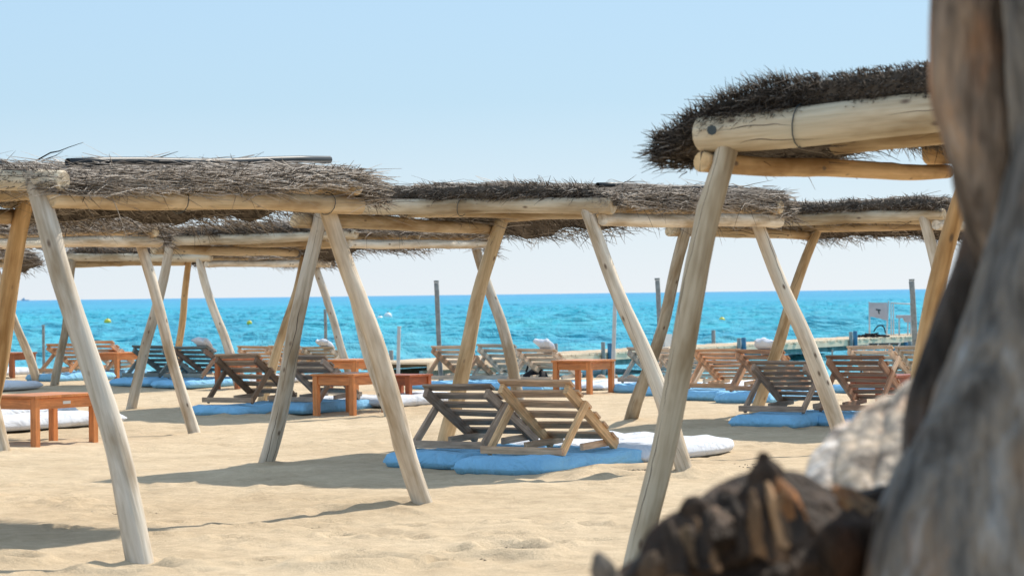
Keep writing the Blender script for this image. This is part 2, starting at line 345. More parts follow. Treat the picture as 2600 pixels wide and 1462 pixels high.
# ------------------------------------------------------------------ setting: beach and sea
def axis(fine0, fine1, step, lo, hi, grow=1.13):
    a = list(np.arange(fine0, fine1, step)); d = step
    x = a[-1]
    while x < hi: d *= grow; x = min(hi, x + d); a.append(x)
    d = step; x = a[0]; pre = []
    while x > lo: d *= grow; x = max(lo, x - d); pre.append(x)
    return np.array(pre[::-1] + a)
def build_beach():
    xs = axis(-5.2, 5.2, 0.035, -400, 400, 1.12)
    ys = [9.0]
    while ys[-1] < 72: ys.append(ys[-1] + 0.035 * (ys[-1] / 12.0) ** 1.6)
    y, d, pre = 9.0, 0.06, []
    while y > -260: d *= 1.2; y -= d; pre.append(y)
    post = []; y, d = ys[-1], 0.6
    while y < 320: d *= 1.3; y += d; post.append(y)
    ys = np.array(pre[::-1] + ys + post)
    X, Y = np.meshgrid(xs, ys)
    Z = gz(X, Y)
    fade = np.clip((Y - 7) / 3, 0, 1) * np.clip((46 - Y) / 10, 0, 1)
    Z += fade * (0.013 * vnoise(X / 0.16, Y / 0.22, 5) + 0.006 * vnoise(X / 0.07, Y / 0.1, 6))
    Z += fade * 0.02 * np.minimum(0, vnoise(X / 0.3 + 3, Y / 0.45, 8) + 0.22)
    rs = np.random.RandomState(4)
    def dent(x, y, r, dep, rim=0.4, ax=1.0, an=0.0):
        i0, i1 = np.searchsorted(xs, [x - 3 * r, x + 3 * r]); j0, j1 = np.searchsorted(ys, [y - 3 * r, y + 3 * r])
        if i1 <= i0 or j1 <= j0: return
        xx, yy = X[j0:j1, i0:i1] - x, Y[j0:j1, i0:i1] - y
        a_, b_ = xx * math.cos(an) + yy * math.sin(an), -xx * math.sin(an) + yy * math.cos(an)
        q = (a_ * a_ / (ax * ax) + b_ * b_) / (r * r)
        Z[j0:j1, i0:i1] += -dep * np.exp(-q * 1.6) + rim * dep * np.exp(-(np.sqrt(q) - 1.3) ** 2 * 5)
    for (px, py, r, dep) in ((172, 1268, .07, .03), (186, 1277, .06, .025), (260, 1284, .10, .02), (30, 1408, .11, .03), (1300, 1398, .13, .035), (905, 1430, .14, .04), (355, 1432, .12, .03), (790, 1345, .07, .02), (700, 1202, .16, .03), (750, 1234, .14, .02), (630, 1050, .2, .03), (1560, 1205, .2, .03), (1660, 1207, .2, .03), (1610, 1216, .16, .03), (960, 1290, .14, .03), (1120, 1430, .05, .03)):
        p = G(px, py); dent(p.x, p.y, r * 1.15, dep * 1.9, 0.6, 1.5, rs.rand() * 3)
    for i in range(480):
        y = 11 + 24 * rs.rand() ** 1.3; x = (rs.rand() - 0.5) * 0.46 * y
        dent(x, y, 0.05 + 0.08 * rs.rand(), 0.006 + 0.019 * rs.rand() ** 2, 0.5, 1 + rs.rand(), rs.rand() * 3.1)
    for (x, y, an, n_) in ((-2.3, 12.6, 0.25, 9), (2.0, 13.2, 2.9, 9), (-2.6, 15.0, -0.2, 10), (0.4, 14.4, 0.05, 8), (1.9, 16.2, 0.4, 6), (-1.0, 17.6, 0.1, 7), (-3.4, 18.2, -0.1, 6), (0.2, 25.0, -0.2, 9), (-3.2, 23.0, 0.15, 8)):
        for i in range(n_):                # trails of footprints
            sd = 0.09 if i % 2 else -0.09
            dent(x + math.cos(an) * i * 0.52 - math.sin(an) * sd + rs.randn() * .03, y + math.sin(an) * i * 0.52 + math.cos(an) * sd + rs.randn() * .03, 0.062, 0.030 + 0.012 * rs.rand(), 0.55, 2.0, an + 0.2 * rs.randn())
    for (x, y) in FEET:
        dent(x - 0.10, y - 0.05, 0.09, 0.025, 0.5); dent(x + 0.06, y + 0.03, 0.12, -0.016, 0.0)
    n, k = len(ys), len(xs)
    V_ = np.stack([X.ravel(), Y.ravel(), Z.ravel()], 1)
    idx = np.arange(n * k).reshape(n, k)
    F_ = np.stack([idx[:-1, :-1].ravel(), idx[:-1, 1:].ravel(), idx[1:, 1:].ravel(), idx[1:, :-1].ravel()], 1)
    ob = link("beach", np_mesh("beach", V_, F_, M_SAND, True), None)
    ob['kind'] = 'structure'; ob['label'] = "pale sandy beach marked by footprints"
def build_sea():
    # one sheet: a fine rippled part that widens seaward, then ever larger facets to the horizon
    ys = [44.0]
    while ys[-1] < 520: ys.append(ys[-1] + max(0.16, 0.16 * (ys[-1] / 90.0) ** 1.5))
    nf = len(ys)
    while ys[-1] < 80000: ys.append(ys[-1] * 1.06)
    ys = np.array(ys)
    ks = list(np.linspace(-0.235, 0.235, 620))
    ks = [-60, -15, -4, -1.2, -0.5, -0.3] + ks + [0.3, 0.5, 1.2, 4, 15, 60]
    K, Y = np.meshgrid(np.array(ks), ys); X = K * Y
    sea = (X - SHORE.x) * V.x + (Y - SHORE.y) * V.y
    a, c = X * U.x + Y * U.y, X * V.x + Y * V.y
    a, c = a + 0.6 * c, c + 0.15 * a
    w = 1.7 * (0.20 * vnoise(a / 9.0, c / 5.0, 51) + 0.19 * vnoise(a / 4.0 + 3, c / 2.2, 52) + 0.24 * vnoise(a / 1.7, c / 1.0 + 5, 53) + 0.13 * vnoise(a / 0.8, c / 0.5, 54))
    amp = np.clip(sea / 14.0, 0.12, 1) * np.clip((520 - Y) / 120, 0, 1) * (np.abs(K) < 0.24)
    Z = SEA_Z + w * amp
    n, k = Y.shape
    V_ = np.stack([X.ravel(), Y.ravel(), Z.ravel()], 1)
    idx = np.arange(n * k).reshape(n, k)
    F_ = np.stack([idx[:-1, :-1].ravel(), idx[:-1, 1:].ravel(), idx[1:, 1:].ravel(), idx[1:, :-1].ravel()], 1)
    ob = link("sea", np_mesh("sea", V_, F_, M_SEA, True), None)
    ob['kind'] = 'structure'; ob['label'] = "turquoise sea with small waves up to the horizon"

# ------------------------------------------------------------------ round poles, bars, cushions
def pole(name, p0, p1, r0, r1, parent, origin, seed, bend=0.02, color=(1, 1, 1), sides=14, rings=20, mat=None, rough=0.07):
    rg = random.Random(seed)
    Lg = (p1 - p0).length
    ph = [rg.uniform(0, 6.28) for _ in range(8)]
    bx, by = rg.uniform(-1, 1) * bend, rg.uniform(-1, 1) * bend
    vs, fs = [], []
    ts = [0.0, 0.004] + [i / rings for i in range(1, rings)] + [0.996, 1.0]
    kn = [(rg.random(), rg.uniform(0, 6.28), rg.uniform(0.05, 0.16)) for _ in range(4)]
    for j, t in enumerate(ts):
        r = r0 + (r1 - r0) * t
        if j == 0 or j == len(ts) - 1: r *= 0.86
        cx = bx * math.sin(math.pi * t) + 0.35 * bend * math.sin(2 * math.pi * t * 1.4 + ph[0])
        cy = by * math.sin(math.pi * t) + 0.35 * bend * math.sin(2 * math.pi * t * 1.3 + ph[1])
        for i in range(sides):
            a = 2 * math.pi * i / sides
            k = 1 + rough * (math.sin(2 * a + ph[2] + 3 * t) * 0.5 + math.sin(7 * t + ph[3]) * 0.55 + 0.4 * math.sin(3 * a + ph[4] + 11 * t) + 0.35 * math.sin(23 * t + ph[5] + a))
            for (kt, ka, ks) in kn:
                k += ks * math.exp(-((t - kt) * Lg / 0.06) ** 2) * max(0, math.cos(a - ka)) ** 3
            vs.append((cx + r * k * math.cos(a), cy + r * k * math.sin(a), t * Lg))
    for j in range(len(ts) - 1):
        for i in range(sides):
            i2 = (i + 1) % sides
            fs.append((j * sides + i, j * sides + i2, (j + 1) * sides + i2, (j + 1) * sides + i))
    fs.append(tuple(range(sides))[::-1]); fs.append(tuple((len(ts) - 1) * sides + i for i in range(sides)))
    z = (p1 - p0).normalized(); x = Vector((0, 1, 0)).cross(z)
    if x.length < 1e-3: x = Vector((1, 0, 0))
    x.normalize(); y = z.cross(x)
    m = Matrix((x, y, z)).transposed().to_4x4(); m.translation = p0 - origin
    ob = mesh_obj(name, vs, fs, mat or M_POLE, parent, m, True, color)
    for p in list(ob.data.polygons)[-2:]: p.use_smooth = False
    return ob
def tube_open(name, pts, r, parent, origin, mat):      # hollow pipe
    sides = 10; vs, fs = [], []
    n = len(pts)
    for k, rr in ((0, r), (1, r * 0.72)):
        for j, p in enumerate(pts):
            d = (pts[min(j + 1, n - 1)] - pts[max(j - 1, 0)]).normalized()
            a = Vector((0, 0, 1)).cross(d).normalized(); b2 = d.cross(a)
            for i in range(sides):
                an = 2 * math.pi * i / sides
                vs.append(p - origin + a * math.cos(an) * rr + b2 * math.sin(an) * rr)
    o2 = n * sides
    for j in range(n - 1):
        for i in range(sides):
            i2 = (i + 1) % sides
            fs.append((j * sides + i, j * sides + i2, (j + 1) * sides + i2, (j + 1) * sides + i))
            fs.append((o2 + j * sides + i2, o2 + j * sides + i, o2 + (j + 1) * sides + i, o2 + (j + 1) * sides + i2))
    for j in (0, n - 1):
        for i in range(sides):
            i2 = (i + 1) % sides
            f = (j * sides + i, o2 + j * sides + i, o2 + j * sides + i2, j * sides + i2)
            fs.append(f if j == 0 else f[::-1])
    return mesh_obj(name, vs, fs, mat, parent, None, True)
_bars = {}
def bar(name, p0, p1, w, t, parent, mat, color, up=Vector((0, 0, 1)), bev=0.004):
    """a sawn timber from p0 to p1 (local to parent); w across, t along up; meshes shared between alike pieces"""
    Lg = (p1 - p0).length
    key = (name, round(Lg, 3), w, t, mat.name)
    me = _bars.get(key)
    if me is None:
        b = min(bev, w * 0.3, t * 0.3)
        vs, fs = [], []
        prof = [(-w / 2 + b, -t / 2), (w / 2 - b, -t / 2), (w / 2, -t / 2 + b), (w / 2, t / 2 - b), (w / 2 - b, t / 2), (-w / 2 + b, t / 2), (-w / 2, t / 2 - b), (-w / 2, -t / 2 + b)]
        for x in (0, Lg):
            for (y, z) in prof: vs.append((x, y, z))
        for i in range(8):
            i2 = (i + 1) % 8; fs.append((i, i2, 8 + i2, 8 + i))
        fs.append(tuple(range(8))[::-1]); fs.append(tuple(range(8, 16)))
        me = bpy.data.meshes.new(name); me.from_pydata(vs, [], fs); me.update(); me.materials.append(mat)
        _bars[key] = me
    return link(name, me, None, parent, frame_to(p0, p1, up), color)
def cushion(name, Lx, Ly, T, seed, mat, puff=0.35, nx=26, ny=34, p=7.0, taper=0.0, wedge=0.0):
    """stuffed pad, local x across, y along, lying on z = 0"""
    a = np.linspace(-1, 1, nx); b = np.linspace(-1, 1, ny)
    a = np.sign(a) * np.abs(a) ** 0.7; b = np.sign(b) * np.abs(b) ** 0.7
    A, B = np.meshgrid(a, b)
    rs = np.random.RandomState(seed); o = rs.rand(4) * 50
    prof = np.clip((1 - np.abs(A) ** p) * (1 - np.abs(B) ** p), 0, 1) ** puff
    edge = 1 - prof
    wob = 0.018 * np.sin(B * 5 + o[0]) * np.abs(A) + 0.012 * np.sin(A * 4 + o[1])
    X = A * Lx / 2 * (1 - taper * np.clip(B, 0, 1) ** 4) + wob * np.abs(A); Y = B * Ly / 2 + 0.02 * np.sin(A * 5 + o[2]) * np.abs(B)
    dimp = 0.20 * vnoise(A * 1.6 + o[0], B * 2.6 + o[1], 3) + 0.13 * vnoise(A * 3 + B * 4 + o[2], B * 3 - A * 3 + o[3], 9)
    Zt = T * (0.42 + 0.58 * prof) * (1 + dimp) + 0.02 * vnoise(A * 9 + o[1], B * 14, 5) * edge
    Zb = T * 0.42 * (1 - prof) + 0 * A
    Zt = Zt * (1 - wedge * (B + 0.4)); rim = (np.abs(A) > 0.999) | (np.abs(B) > 0.999)
    Zt[rim] = T * 0.45 * (1 + 0.25 * dimp[rim]); Zb[rim] = Zt[rim] - 0.012
    n, k = ny, nx
    top = np.stack([X.ravel(), Y.ravel(), Zt.ravel()], 1); bot = np.stack([X.ravel(), Y.ravel(), Zb.ravel()], 1)
    idx = np.arange(n * k).reshape(n, k)
    F1 = np.stack([idx[:-1, :-1].ravel(), idx[:-1, 1:].ravel(), idx[1:, 1:].ravel(), idx[1:, :-1].ravel()], 1)
    F2 = F1[:, ::-1] + n * k
    loop = np.concatenate([idx[0, :], idx[1:, -1], idx[-1, -2::-1], idx[-2:0:-1, 0]])
    l2 = np.roll(loop, -1)
    F3 = np.stack([loop, loop + n * k, l2 + n * k, l2], 1)
    me = np_mesh(name, np.concatenate([top, bot]), np.concatenate([F1, F2, F3]), mat, True)
    return link(name, me, None)

# ------------------------------------------------------------------ pergolas
HT, UL, VL, SPLAY = 1.868, 2.467, 2.615, 0.642
def twig_mesh(P, D, Ln, Rd, tone, bendv):
    """thin tapering three sided twigs, two segments each"""
    n = len(P)
    D = D / np.linalg.norm(D, axis=1)[:, None]
    ref = np.where(np.abs(D[:, 2:3]) > 0.8, np.array([[1.0, 0, 0]]), np.array([[0, 0, 1.0]]))
    A = np.cross(D, ref); A /= np.linalg.norm(A, axis=1)[:, None]; B = np.cross(D, A)
    rings = []
    for t, rr in ((0, 1.0), (0.55, 0.8), (1.0, 0.3)):
        c = P + D * (Ln * t)[:, None] + bendv * (t * (t - 0.2) * Ln)[:, None]
        for i in range(3):
            an = 2 * math.pi * i / 3
            rings.append(c + (A * math.cos(an) + B * math.sin(an)) * (Rd * rr)[:, None])
    V_ = np.stack(rings, 1).reshape(-1, 3)
    base = (np.arange(n) * 9)[:, None]
    fs = []
    for s in (0, 3):
        for i in range(3):
            i2 = (i + 1) % 3
            fs.append(base + np.array([[s + i, s + i2, s + 3 + i2, s + 3 + i]]))
    F_ = np.stack(fs, 1).reshape(-1, 4)
    return V_, F_, np.repeat(tone, 9)
def thatch(root, origin, c, z4, seed, n_body, n_edge_, ov=(0.22, 0.05, 0.18, 0.30), thick=0.12, droop=(0.6, 0.2, 0.4, 0.9), rad=0.0035, shag=1.0, body_len=1.0, etone=0.42, btone=0.72, fade0=False):
    """brushwood roof: a lumpy core and loose twigs. ov/droop: -u side, -v side (front), +u side, +v side"""
    rs = np.random.RandomState(seed); n_edge = int(n_edge_ * 1.5)
    a, b = UL / 2, VL / 2
    off = rs.rand(6) * 40
    def zbase(s, t):
        fs, ft = np.clip((s / a + 1) / 2, 0, 1), np.clip((t / b + 1) / 2, 0, 1)
        z = (z4[0] * (1 - fs) + z4[1] * fs) * (1 - ft) + (z4[2] * (1 - fs) + z4[3] * fs) * ft
        e = np.zeros_like(s)
        for k, d in enumerate((-s - a, -t - b, s - a, t - b)):
            w = 0.75 + 0.9 * vnoise(s * 1.6 + off[k], t * 1.6 + off[5 - k], 3)
            if k == 0 and fade0: w = w * np.clip(0.5 - 0.6 * t / b, 0.05, 1.0)
            e = e + (droop[k] * w * np.clip(d, 0, None) ** 1.15 * 1.15) ** 2
        return z + 0.152 + 0.03 * vnoise(s * 1.5 + off[0], t * 1.5 + off[1], 7) - np.sqrt(e)
    def thk(s, t):
        return thick * (1 + 0.5 * vnoise(s * 2.2 + off[2], t * 2.2 + off[3], 11) + 0.25 * vnoise(s * 6 + off[4], t * 6, 12))
    s0, t0, s1, t1 = -a - ov[0], -b - ov[1], a + ov[2], b + ov[3]
    def edgew(x, o): return 0.09 * vnoise(x * 2.0 + o, x * 0.3 + o, 21) + 0.05 * vnoise(x * 7 + o, o, 22)
    # core
    ns, nt_ = 44, 44
    S_, T_ = np.meshgrid(np.linspace(0, 1, ns), np.linspace(0, 1, nt_))
    s = s0 + 0.02 + (s1 - s0 - 0.04) * S_ ; t = t0 + 0.02 + (t1 - t0 - 0.04) * T_
    s = s + np.where(S_ > 0.9, edgew(t, off[0]), 0) + np.where(S_ < 0.1, edgew(t, off[1]), 0)
    t = t + np.where(T_ > 0.9, edgew(s, off[2]), 0) + np.where(T_ < 0.1, edgew(s, off[3]), 0)
    rim = np.clip(np.minimum(np.minimum(S_, 1 - S_), np.minimum(T_, 1 - T_)) / 0.04, 0, 1)
    zb = zbase(s, t); th = thk(s, t) * (0.85 + 0.15 * rim)
    lo = zb + 0.018 * vnoise(s * 14, t * 5, 31) + 0.02 * (1 - rim); hi = zb + th * 1.0
    XY = lambda q, w: np.stack([c.x - origin.x + q * U.x + w * V.x, c.y - origin.y + q * U.y + w * V.y], -1)
    xy = XY(s, t).reshape(-1, 2)
    top = np.concatenate([xy, (hi.ravel() - origin.z)[:, None]], 1); bot = np.concatenate([xy, (lo.ravel() - origin.z)[:, None]], 1)
    idx = np.arange(ns * nt_).reshape(nt_, ns)
    F1 = np.stack([idx[:-1, :-1].ravel(), idx[:-1, 1:].ravel(), idx[1:, 1:].ravel(), idx[1:, :-1].ravel()], 1)
    loop = np.concatenate([idx[0, :], idx[1:, -1], idx[-1, -2::-1], idx[-2:0:-1, 0]]); l2 = np.roll(loop, -1); K = ns * nt_
    Vc = np.concatenate([top, bot]); Fc = np.concatenate([F1, F1[:, ::-1] + K, np.stack([loop, loop + K, l2 + K, l2], 1)])
    tone_c = np.concatenate([0.30 + 0.25 * (vnoise(s * 20, t * 6, 41).ravel()), 0.30 + 0.35 * vnoise(s * 26, t * 5, 42).ravel()])
    parts = [(Vc, Fc, tone_c)]
    U3 = np.array([U.x, U.y, 0]); V3 = np.array([V.x, V.y, 0])
    def add(s, t, f, ds, dt, dz, Ln, Rd, tone, bz=-0.15):
        z = zbase(s, t) + thk(s, t) * f
        P = np.concatenate([XY(s, t), (z - origin.z)[:, None]], 1)
        D = ds[:, None] * U3 + dt[:, None] * V3 + np.stack([0 * dz, 0 * dz, dz], 1)
        n = len(s)
        bend = 0.35 * (rs.rand(n, 3) - 0.5); bend[:, 2] += bz * rs.rand(n)
        parts.append(twig_mesh(P, D, Ln, Rd, np.clip(tone, 0, 1), bend))
    # body twigs: mostly along v, on top and underneath and through the sides
    n = n_body
    s = s0 + (s1 - s0) * rs.rand(n); t = t0 + (t1 - t0) * rs.rand(n)
    q = rs.rand(n); side = q < 0.55                                  # most near the two long sides, where they show
    sd = np.where(rs.rand(n) < 0.5, s1 - 0.16 * rs.rand(n) ** 1.5, s0 + 0.16 * rs.rand(n) ** 1.5); s = np.where(side, sd, s)
    s = s + np.where(s > 0, edgew(t, off[0]), edgew(t, off[1])) * (np.abs(s) > a)
    f = np.where(side, rs.rand(n) * 1.05 - 0.05, np.where(rs.rand(n) < 0.35, -0.12 + 0.1 * rs.rand(n), 0.8 + 0.35 * rs.rand(n)))
    an = rs.randn(n) * np.where(side, 0.26, 0.6) + 0.5 * vnoise(t * 3.0 + off[1], s * 2.0, 71); sg = np.where(rs.rand(n) < 0.5, 1, -1)
    Ln = (0.16 + 0.46 * rs.rand(n) ** 1.7) * body_len
    dsn = np.sin(an); out = np.where(dsn > 0, s1 + 0.05 - s, s - s0 + 0.05) / np.maximum(np.abs(dsn), 0.05)
    Ln = np.minimum(Ln, np.clip(out, 0.08, None))
    t = np.clip(t, t0 + 0.02, t1 - 0.02); room = np.where(sg > 0, t1 - t, t - t0); Ln = np.minimum(Ln, room + 0.06)
    add(s, t, f, np.sin(an), np.cos(an) * sg, rs.randn(n) * 0.05, Ln, rad * (0.55 + 0.9 * rs.rand(n) ** 2), btone + 0.18 * rs.randn(n) + 0.5 * vnoise(t * 5 + off[2], s * 4, 72))
    # bristling cut ends on all four edges
    n = n_edge
    for k, share in ((1, 0.38), (3, 0.26), (0, 0.18), (2, 0.18)):
        m = int(n * share); r = rs.rand(m); dep = 0.075 * rs.rand(m)
        if k in (1, 3):
            s = s0 + (s1 - s0) * r; e = edgew(s, off[3 if k == 1 else 2]); t = (t0 + dep + e) if k == 1 else (t1 - dep + e)
            ds, dt = 0.38 * rs.randn(m), np.full(m, -1.0 if k == 1 else 1.0)
        else:
            t = t0 + (t1 - t0) * r; e = edgew(t, off[1 if k == 0 else 0]); s = (s0 + dep + e) if k == 0 else (s1 - dep + e)
            ds, dt = np.full(m, -1.0 if k == 0 else 1.0), 0.9 * rs.randn(m)
        f = rs.rand(m) * 1.05 - 0.02
        dz = 0.25 * rs.randn(m) + np.where(f > 0.75, 0.75, np.where(f < 0.2, 0.0, -0.08))
        add(s, t, f, ds, dt, dz, (0.035 + 0.085 * rs.rand(m) ** 1.6) * shag * np.clip(1 + 1.5 * vnoise(r * 14 + off[4], k * 3.3 + 0 * r, 61), 0.45, 1.7), rad * (0.5 + 0.55 * rs.rand(m)), etone + 0.22 * rs.randn(m), -0.3)
    m = n_body // 4; r = rs.rand(m)                                # the underside of the sea-side overhang
    s = s0 + (s1 - s0) * r; t = t1 - 0.42 * rs.rand(m)
    add(s, t, -0.02 - 0.22 * rs.rand(m), 0.5 * rs.randn(m), np.full(m, 1.0), -0.25 + 0.2 * rs.randn(m), 0.08 + 0.16 * rs.rand(m), rad * (0.5 + 0.6 * rs.rand(m)), 0.45 + 0.2 * rs.randn(m), -0.1)
    m = n_edge // 60; r = rs.rand(m)
    far = rs.rand(m) < 0.6
    s = np.where(far, s0 + (s1 - s0) * r, s1 - 0.04); t = np.where(far, t1 - 0.03, t0 + 0.1 + (t1 - t0 - 0.2) * r)
    add(s, t, np.full(m, 0.15), np.where(far, 0.9 * rs.randn(m), 0.35), np.where(far, 0.8, 1.6 * rs.randn(m)), -0.25 - 0.45 * rs.rand(m), 0.06 + 0.13 * rs.rand(m) ** 2, rad * (0.5 + 0.5 * rs.rand(m)), 0.5 + 0.2 * rs.randn(m), -0.9)
    # fuzz standing up along the upper rim
    m = n_edge // 5; r = rs.rand(m)
    kk = rs.randint(0, 4, m)
    s = np.where(kk == 0, s0 + 0.12 * rs.rand(m), np.where(kk == 2, s1 - 0.12 * rs.rand(m), s0 + (s1 - s0) * r)); t = np.where(kk == 1, t0 + 0.14 * rs.rand(m), np.where(kk == 3, t1 - 0.14 * rs.rand(m), t0 + (t1 - t0) * r))
    add(s, t, 0.6 + 0.25 * rs.rand(m), rs.randn(m) * 0.7, rs.randn(m) * 0.7 - 0.2 * (kk == 1), 0.5 + 0.7 * rs.rand(m), (0.025 + 0.07 * rs.rand(m) ** 4) * shag, rad * (0.4 + 0.4 * rs.rand(m)), 0.5 + 0.2 * rs.randn(m))
    o = 0; VV, FF, TT = [], [], []
    for v_, f_, tn in parts:
        VV.append(v_); FF.append(f_ + o); TT.append(tn); o += len(v_)
    me = np_mesh("thatch", np.concatenate(VV), np.concatenate(FF), M_TWIG)
    at = me.attributes.new("tone", 'FLOAT', 'POINT'); at.data.foreach_set("value", np.clip(np.concatenate(TT), 0, 1).astype(np.float32))
    ob = link("thatch", me, None, root); ob['kind'] = 'stuff'
    return zbase, thk

GOLD, PALE, GREYW, AMBER = (0.92, 0.80, 0.62), (1.05, 1.02, 0.98), (0.86, 0.86, 0.86), (1.0, 0.77, 0.50)
def pergola(label, c, legs, seed, twigs, beam_r=(0.058, 0.052), thick=0.095, leg_r=0.062, pipes=(), rad=0.0035, cols={}, ov=(0.22, 0.05, 0.18, 0.30), droop=(0.6, 0.2, 0.4, 0.9), shag=0.78, body_len=1.0, mid=True, zc={}, etone=0.36, zr={}, btone=0.72, fo=0.22, fade0=False):
    c = Vector((c[0], c[1], 0))
    root = thing("thatched_pergola", label, "pergola", (c.x, c.y, gzf(c.x, c.y)), 0, "thatched pergolas standing on the beach")
    O = root.location.copy()
    su = {'L': -1, 'N': 1, 'F': -1, 'R': 1}; sv = {'L': -1, 'N': -1, 'F': 1, 'R': 1}
    top, rg = {}, random.Random(seed)
    for k in 'LNFR':
        t = c + U * (su[k] * UL / 2) + V * (sv[k] * VL / 2)
        f = t + U * (su[k] * SPLAY)
        t3 = Vector((t.x, t.y, HT)); f3 = Vector((f.x, f.y, 0))
        if k in legs:
            tp, lo, isf = legs[k]
            if tp: t3 = W(tp[0], tp[1], t.y)
            if isf: f3 = G(*lo)
            elif lo:
                _, v = uv(*lo); vy = FPX * EYE / f.y
                x2 = lo[0] + (lo[0] - tp[0]) * ((747.07 + vy - (lo[0] - 1300) * 0.01244) - lo[1]) / (lo[1] - tp[1])
                f3 = G(x2, 747.07 + vy - (x2 - 1300) * 0.01244)
        top[k] = t3
        f3.z = gzf(f3.x, f3.y)
        FEET.append((f3.x, f3.y))
        d = (t3 - f3).normalized()
        r = leg_r * rg.uniform(0.92, 1.12)
        ob = pole("leg", f3 - d * 0.25, t3 + d * 0.09, r * 1.06, r * 0.84, root, O, seed * 31 + ord(k), 0.042, cols.get(k, rg.choice([PALE, PALE, GREYW])))
    for k in 'LNFR':
        top[k].z = W(zc[k][0], zc[k][1], c.y + (U * (su[k] * UL / 2) + V * (sv[k] * VL / 2)).y).z if k in zc else HT
    br, vr = beam_r
    up = Vector((0, 0, 1))
    # left and right beams (inland to sea), bolted against the heads of the legs
    pole("beam", top['L'] - U * 0.10 - V * (0.16 if fo > 0.2 else 0.06) + up * -0.01, top['F'] - U * 0.10 + V * 0.02 + up * -0.01, vr * 1.1, vr * 0.92, root, O, seed * 7 + 1, 0.018, cols.get('lv', GOLD), rings=22)
    pole("beam", top['N'] + U * 0.12 - V * 0.02, top['R'] + U * 0.10 + V * 0.16, vr * 0.96, vr * 1.04, root, O, seed * 7 + 2, 0.012, cols.get('rv', PALE), rings=22)
    # cross beams on top of them
    hz = br + vr - 0.012
    pole("cross_beam", top['L'] - U * fo + up * hz, top['N'] + U * 0.20 + up * hz, br * 1.06, br * 0.95, root, O, seed * 7 + 3, 0.014, cols.get('fu', (0.93, 0.88, 0.78)), rings=22)
    pole("cross_beam", top['F'] - U * 0.2 + up * hz, top['R'] + U * 0.2 + up * hz, br * 0.9, br * 0.95, root, O, seed * 7 + 4, 0.028, cols.get('bu', GOLD), rings=22)
    if mid:
        m0, m1 = (top['L'] + top['F']) / 2, (top['N'] + top['R']) / 2
        pole("cross_beam", m0 - U * 0.12 + up * hz, m1 + U * 0.12 + up * hz, br * 0.8, br * 0.8, root, O, seed * 7 + 5, 0.03, GOLD, rings=20)
    z4 = [top[k].z + zr.get(k, 0.0) for k in 'LNFR']
    zb, th = thatch(root, O, c, z4, seed, twigs[0], twigs[1], ov, thick, droop, rad, shag, body_len, etone, btone, fade0)
    for (s_, t_a, t_b, r, dz) in pipes:                   # black irrigation pipe laid along the roof edge
        pts = []
        for i in range(9):
            t_ = t_a + (t_b - t_a) * i / 8
            sa, ta = np.array([s_ * (UL / 2)]), np.array([t_ * VL / 2])
            ze = [float((zb(sa, np.array([q_ * VL / 2])) + 0.80 * th(sa, np.array([q_ * VL / 2])))[0]) for q_ in (t_a, (t_a + t_b) / 2, t_b)]
            f_ = i / 8; z = ze[0] * (1 - f_) + ze[2] * f_ + max(0, ze[1] - (ze[0] + ze[2]) / 2) + 0.006 * math.sin(9 * f_)
            q = c + U * (s_ * UL / 2) + V * (t_ * VL / 2)
            pts.append(Vector((q.x, q.y, z + r + dz)))
        tube_open("pipe", pts, r, root, O, M_PIPE)
    return root, top, O

pA, topA, OA = pergola("thatched pergola with shaggy grey brushwood, black pipe on its edge, long twig sticking up", (-2.817, 15.214),
    {'N': ((88, 482), (353, 1420), 1), 'R': ((841, 547), (1080, 1292), 1), 'F': ((66, 540), (14, 860), 0)}, 3, (9500, 3600),
    pipes=((0.99, -0.80, 0.98, 0.023, 0.016), (0.70, -1.30, -0.90, 0.023, 0.02)), cols={'N': GREYW, 'R': PALE, 'F': AMBER, 'rv': GOLD}, zc={'N': (110, 508), 'R': (845, 519)}, droop=(0.5, 0.2, 0.45, 0.9), leg_r=0.066, thick=0.095, zr={'N': -0.06, 'R': 0.01, 'L': -0.03})
pB, topB, OB = pergola("thatched pergola sheltering one dark brown and one honey coloured slatted backrest", (0.273, 20.265),
    {'L': ((807, 553), (672, 1174), 1), 'N': ((1497, 556), (1748, 1215), 1), 'F': ((1268, 575), (1138, 1112), 0), 'R': ((1929, 575), (2127, 1073), 0)}, 5, (9500, 5200),
    pipes=((0.95, -0.9, 0.75, 0.021, 0.01), (-0.2, -0.9, 0.6, 0.02, 0.0)), cols={'N': PALE, 'L': GREYW, 'F': GOLD, 'R': PALE}, zc={'L': (800, 556), 'F': (1262, 578), 'N': (1530, 560), 'R': (1935, 560)}, ov=(0.22, 0.05, 0.18, 0.25), droop=(0.6, 0.2, 0.4, 1.0), leg_r=0.06)
pC, topC, OC = pergola("large thatched pergola with dark bristling eave and cracked thick beam next to the weathered trunk", (2.621, 10.734),
    {'L': ((1852, 374), (1634, 1415), 0), 'F': ((2450, 470), (2354, 886), 0)}, 8, (9500, 30000), beam_r=(0.074, 0.038),
    pipes=(), cols={'L': (0.82, 0.80, 0.74), 'F': AMBER, 'lv': AMBER, 'bu': AMBER, 'fu': (0.90, 0.85, 0.74)}, zc={'L': (1830, 402), 'F': (2400, 428), 'N': (3459, 240)}, leg_r=0.054, thick=0.118, rad=0.0026, ov=(0.34, 0.05, 0.18, 0.10), droop=(1.1, 0.2, 0.4, 0.1), shag=0.62, body_len=0.6, etone=0.22, btone=0.42, fo=0.13, fade0=True)
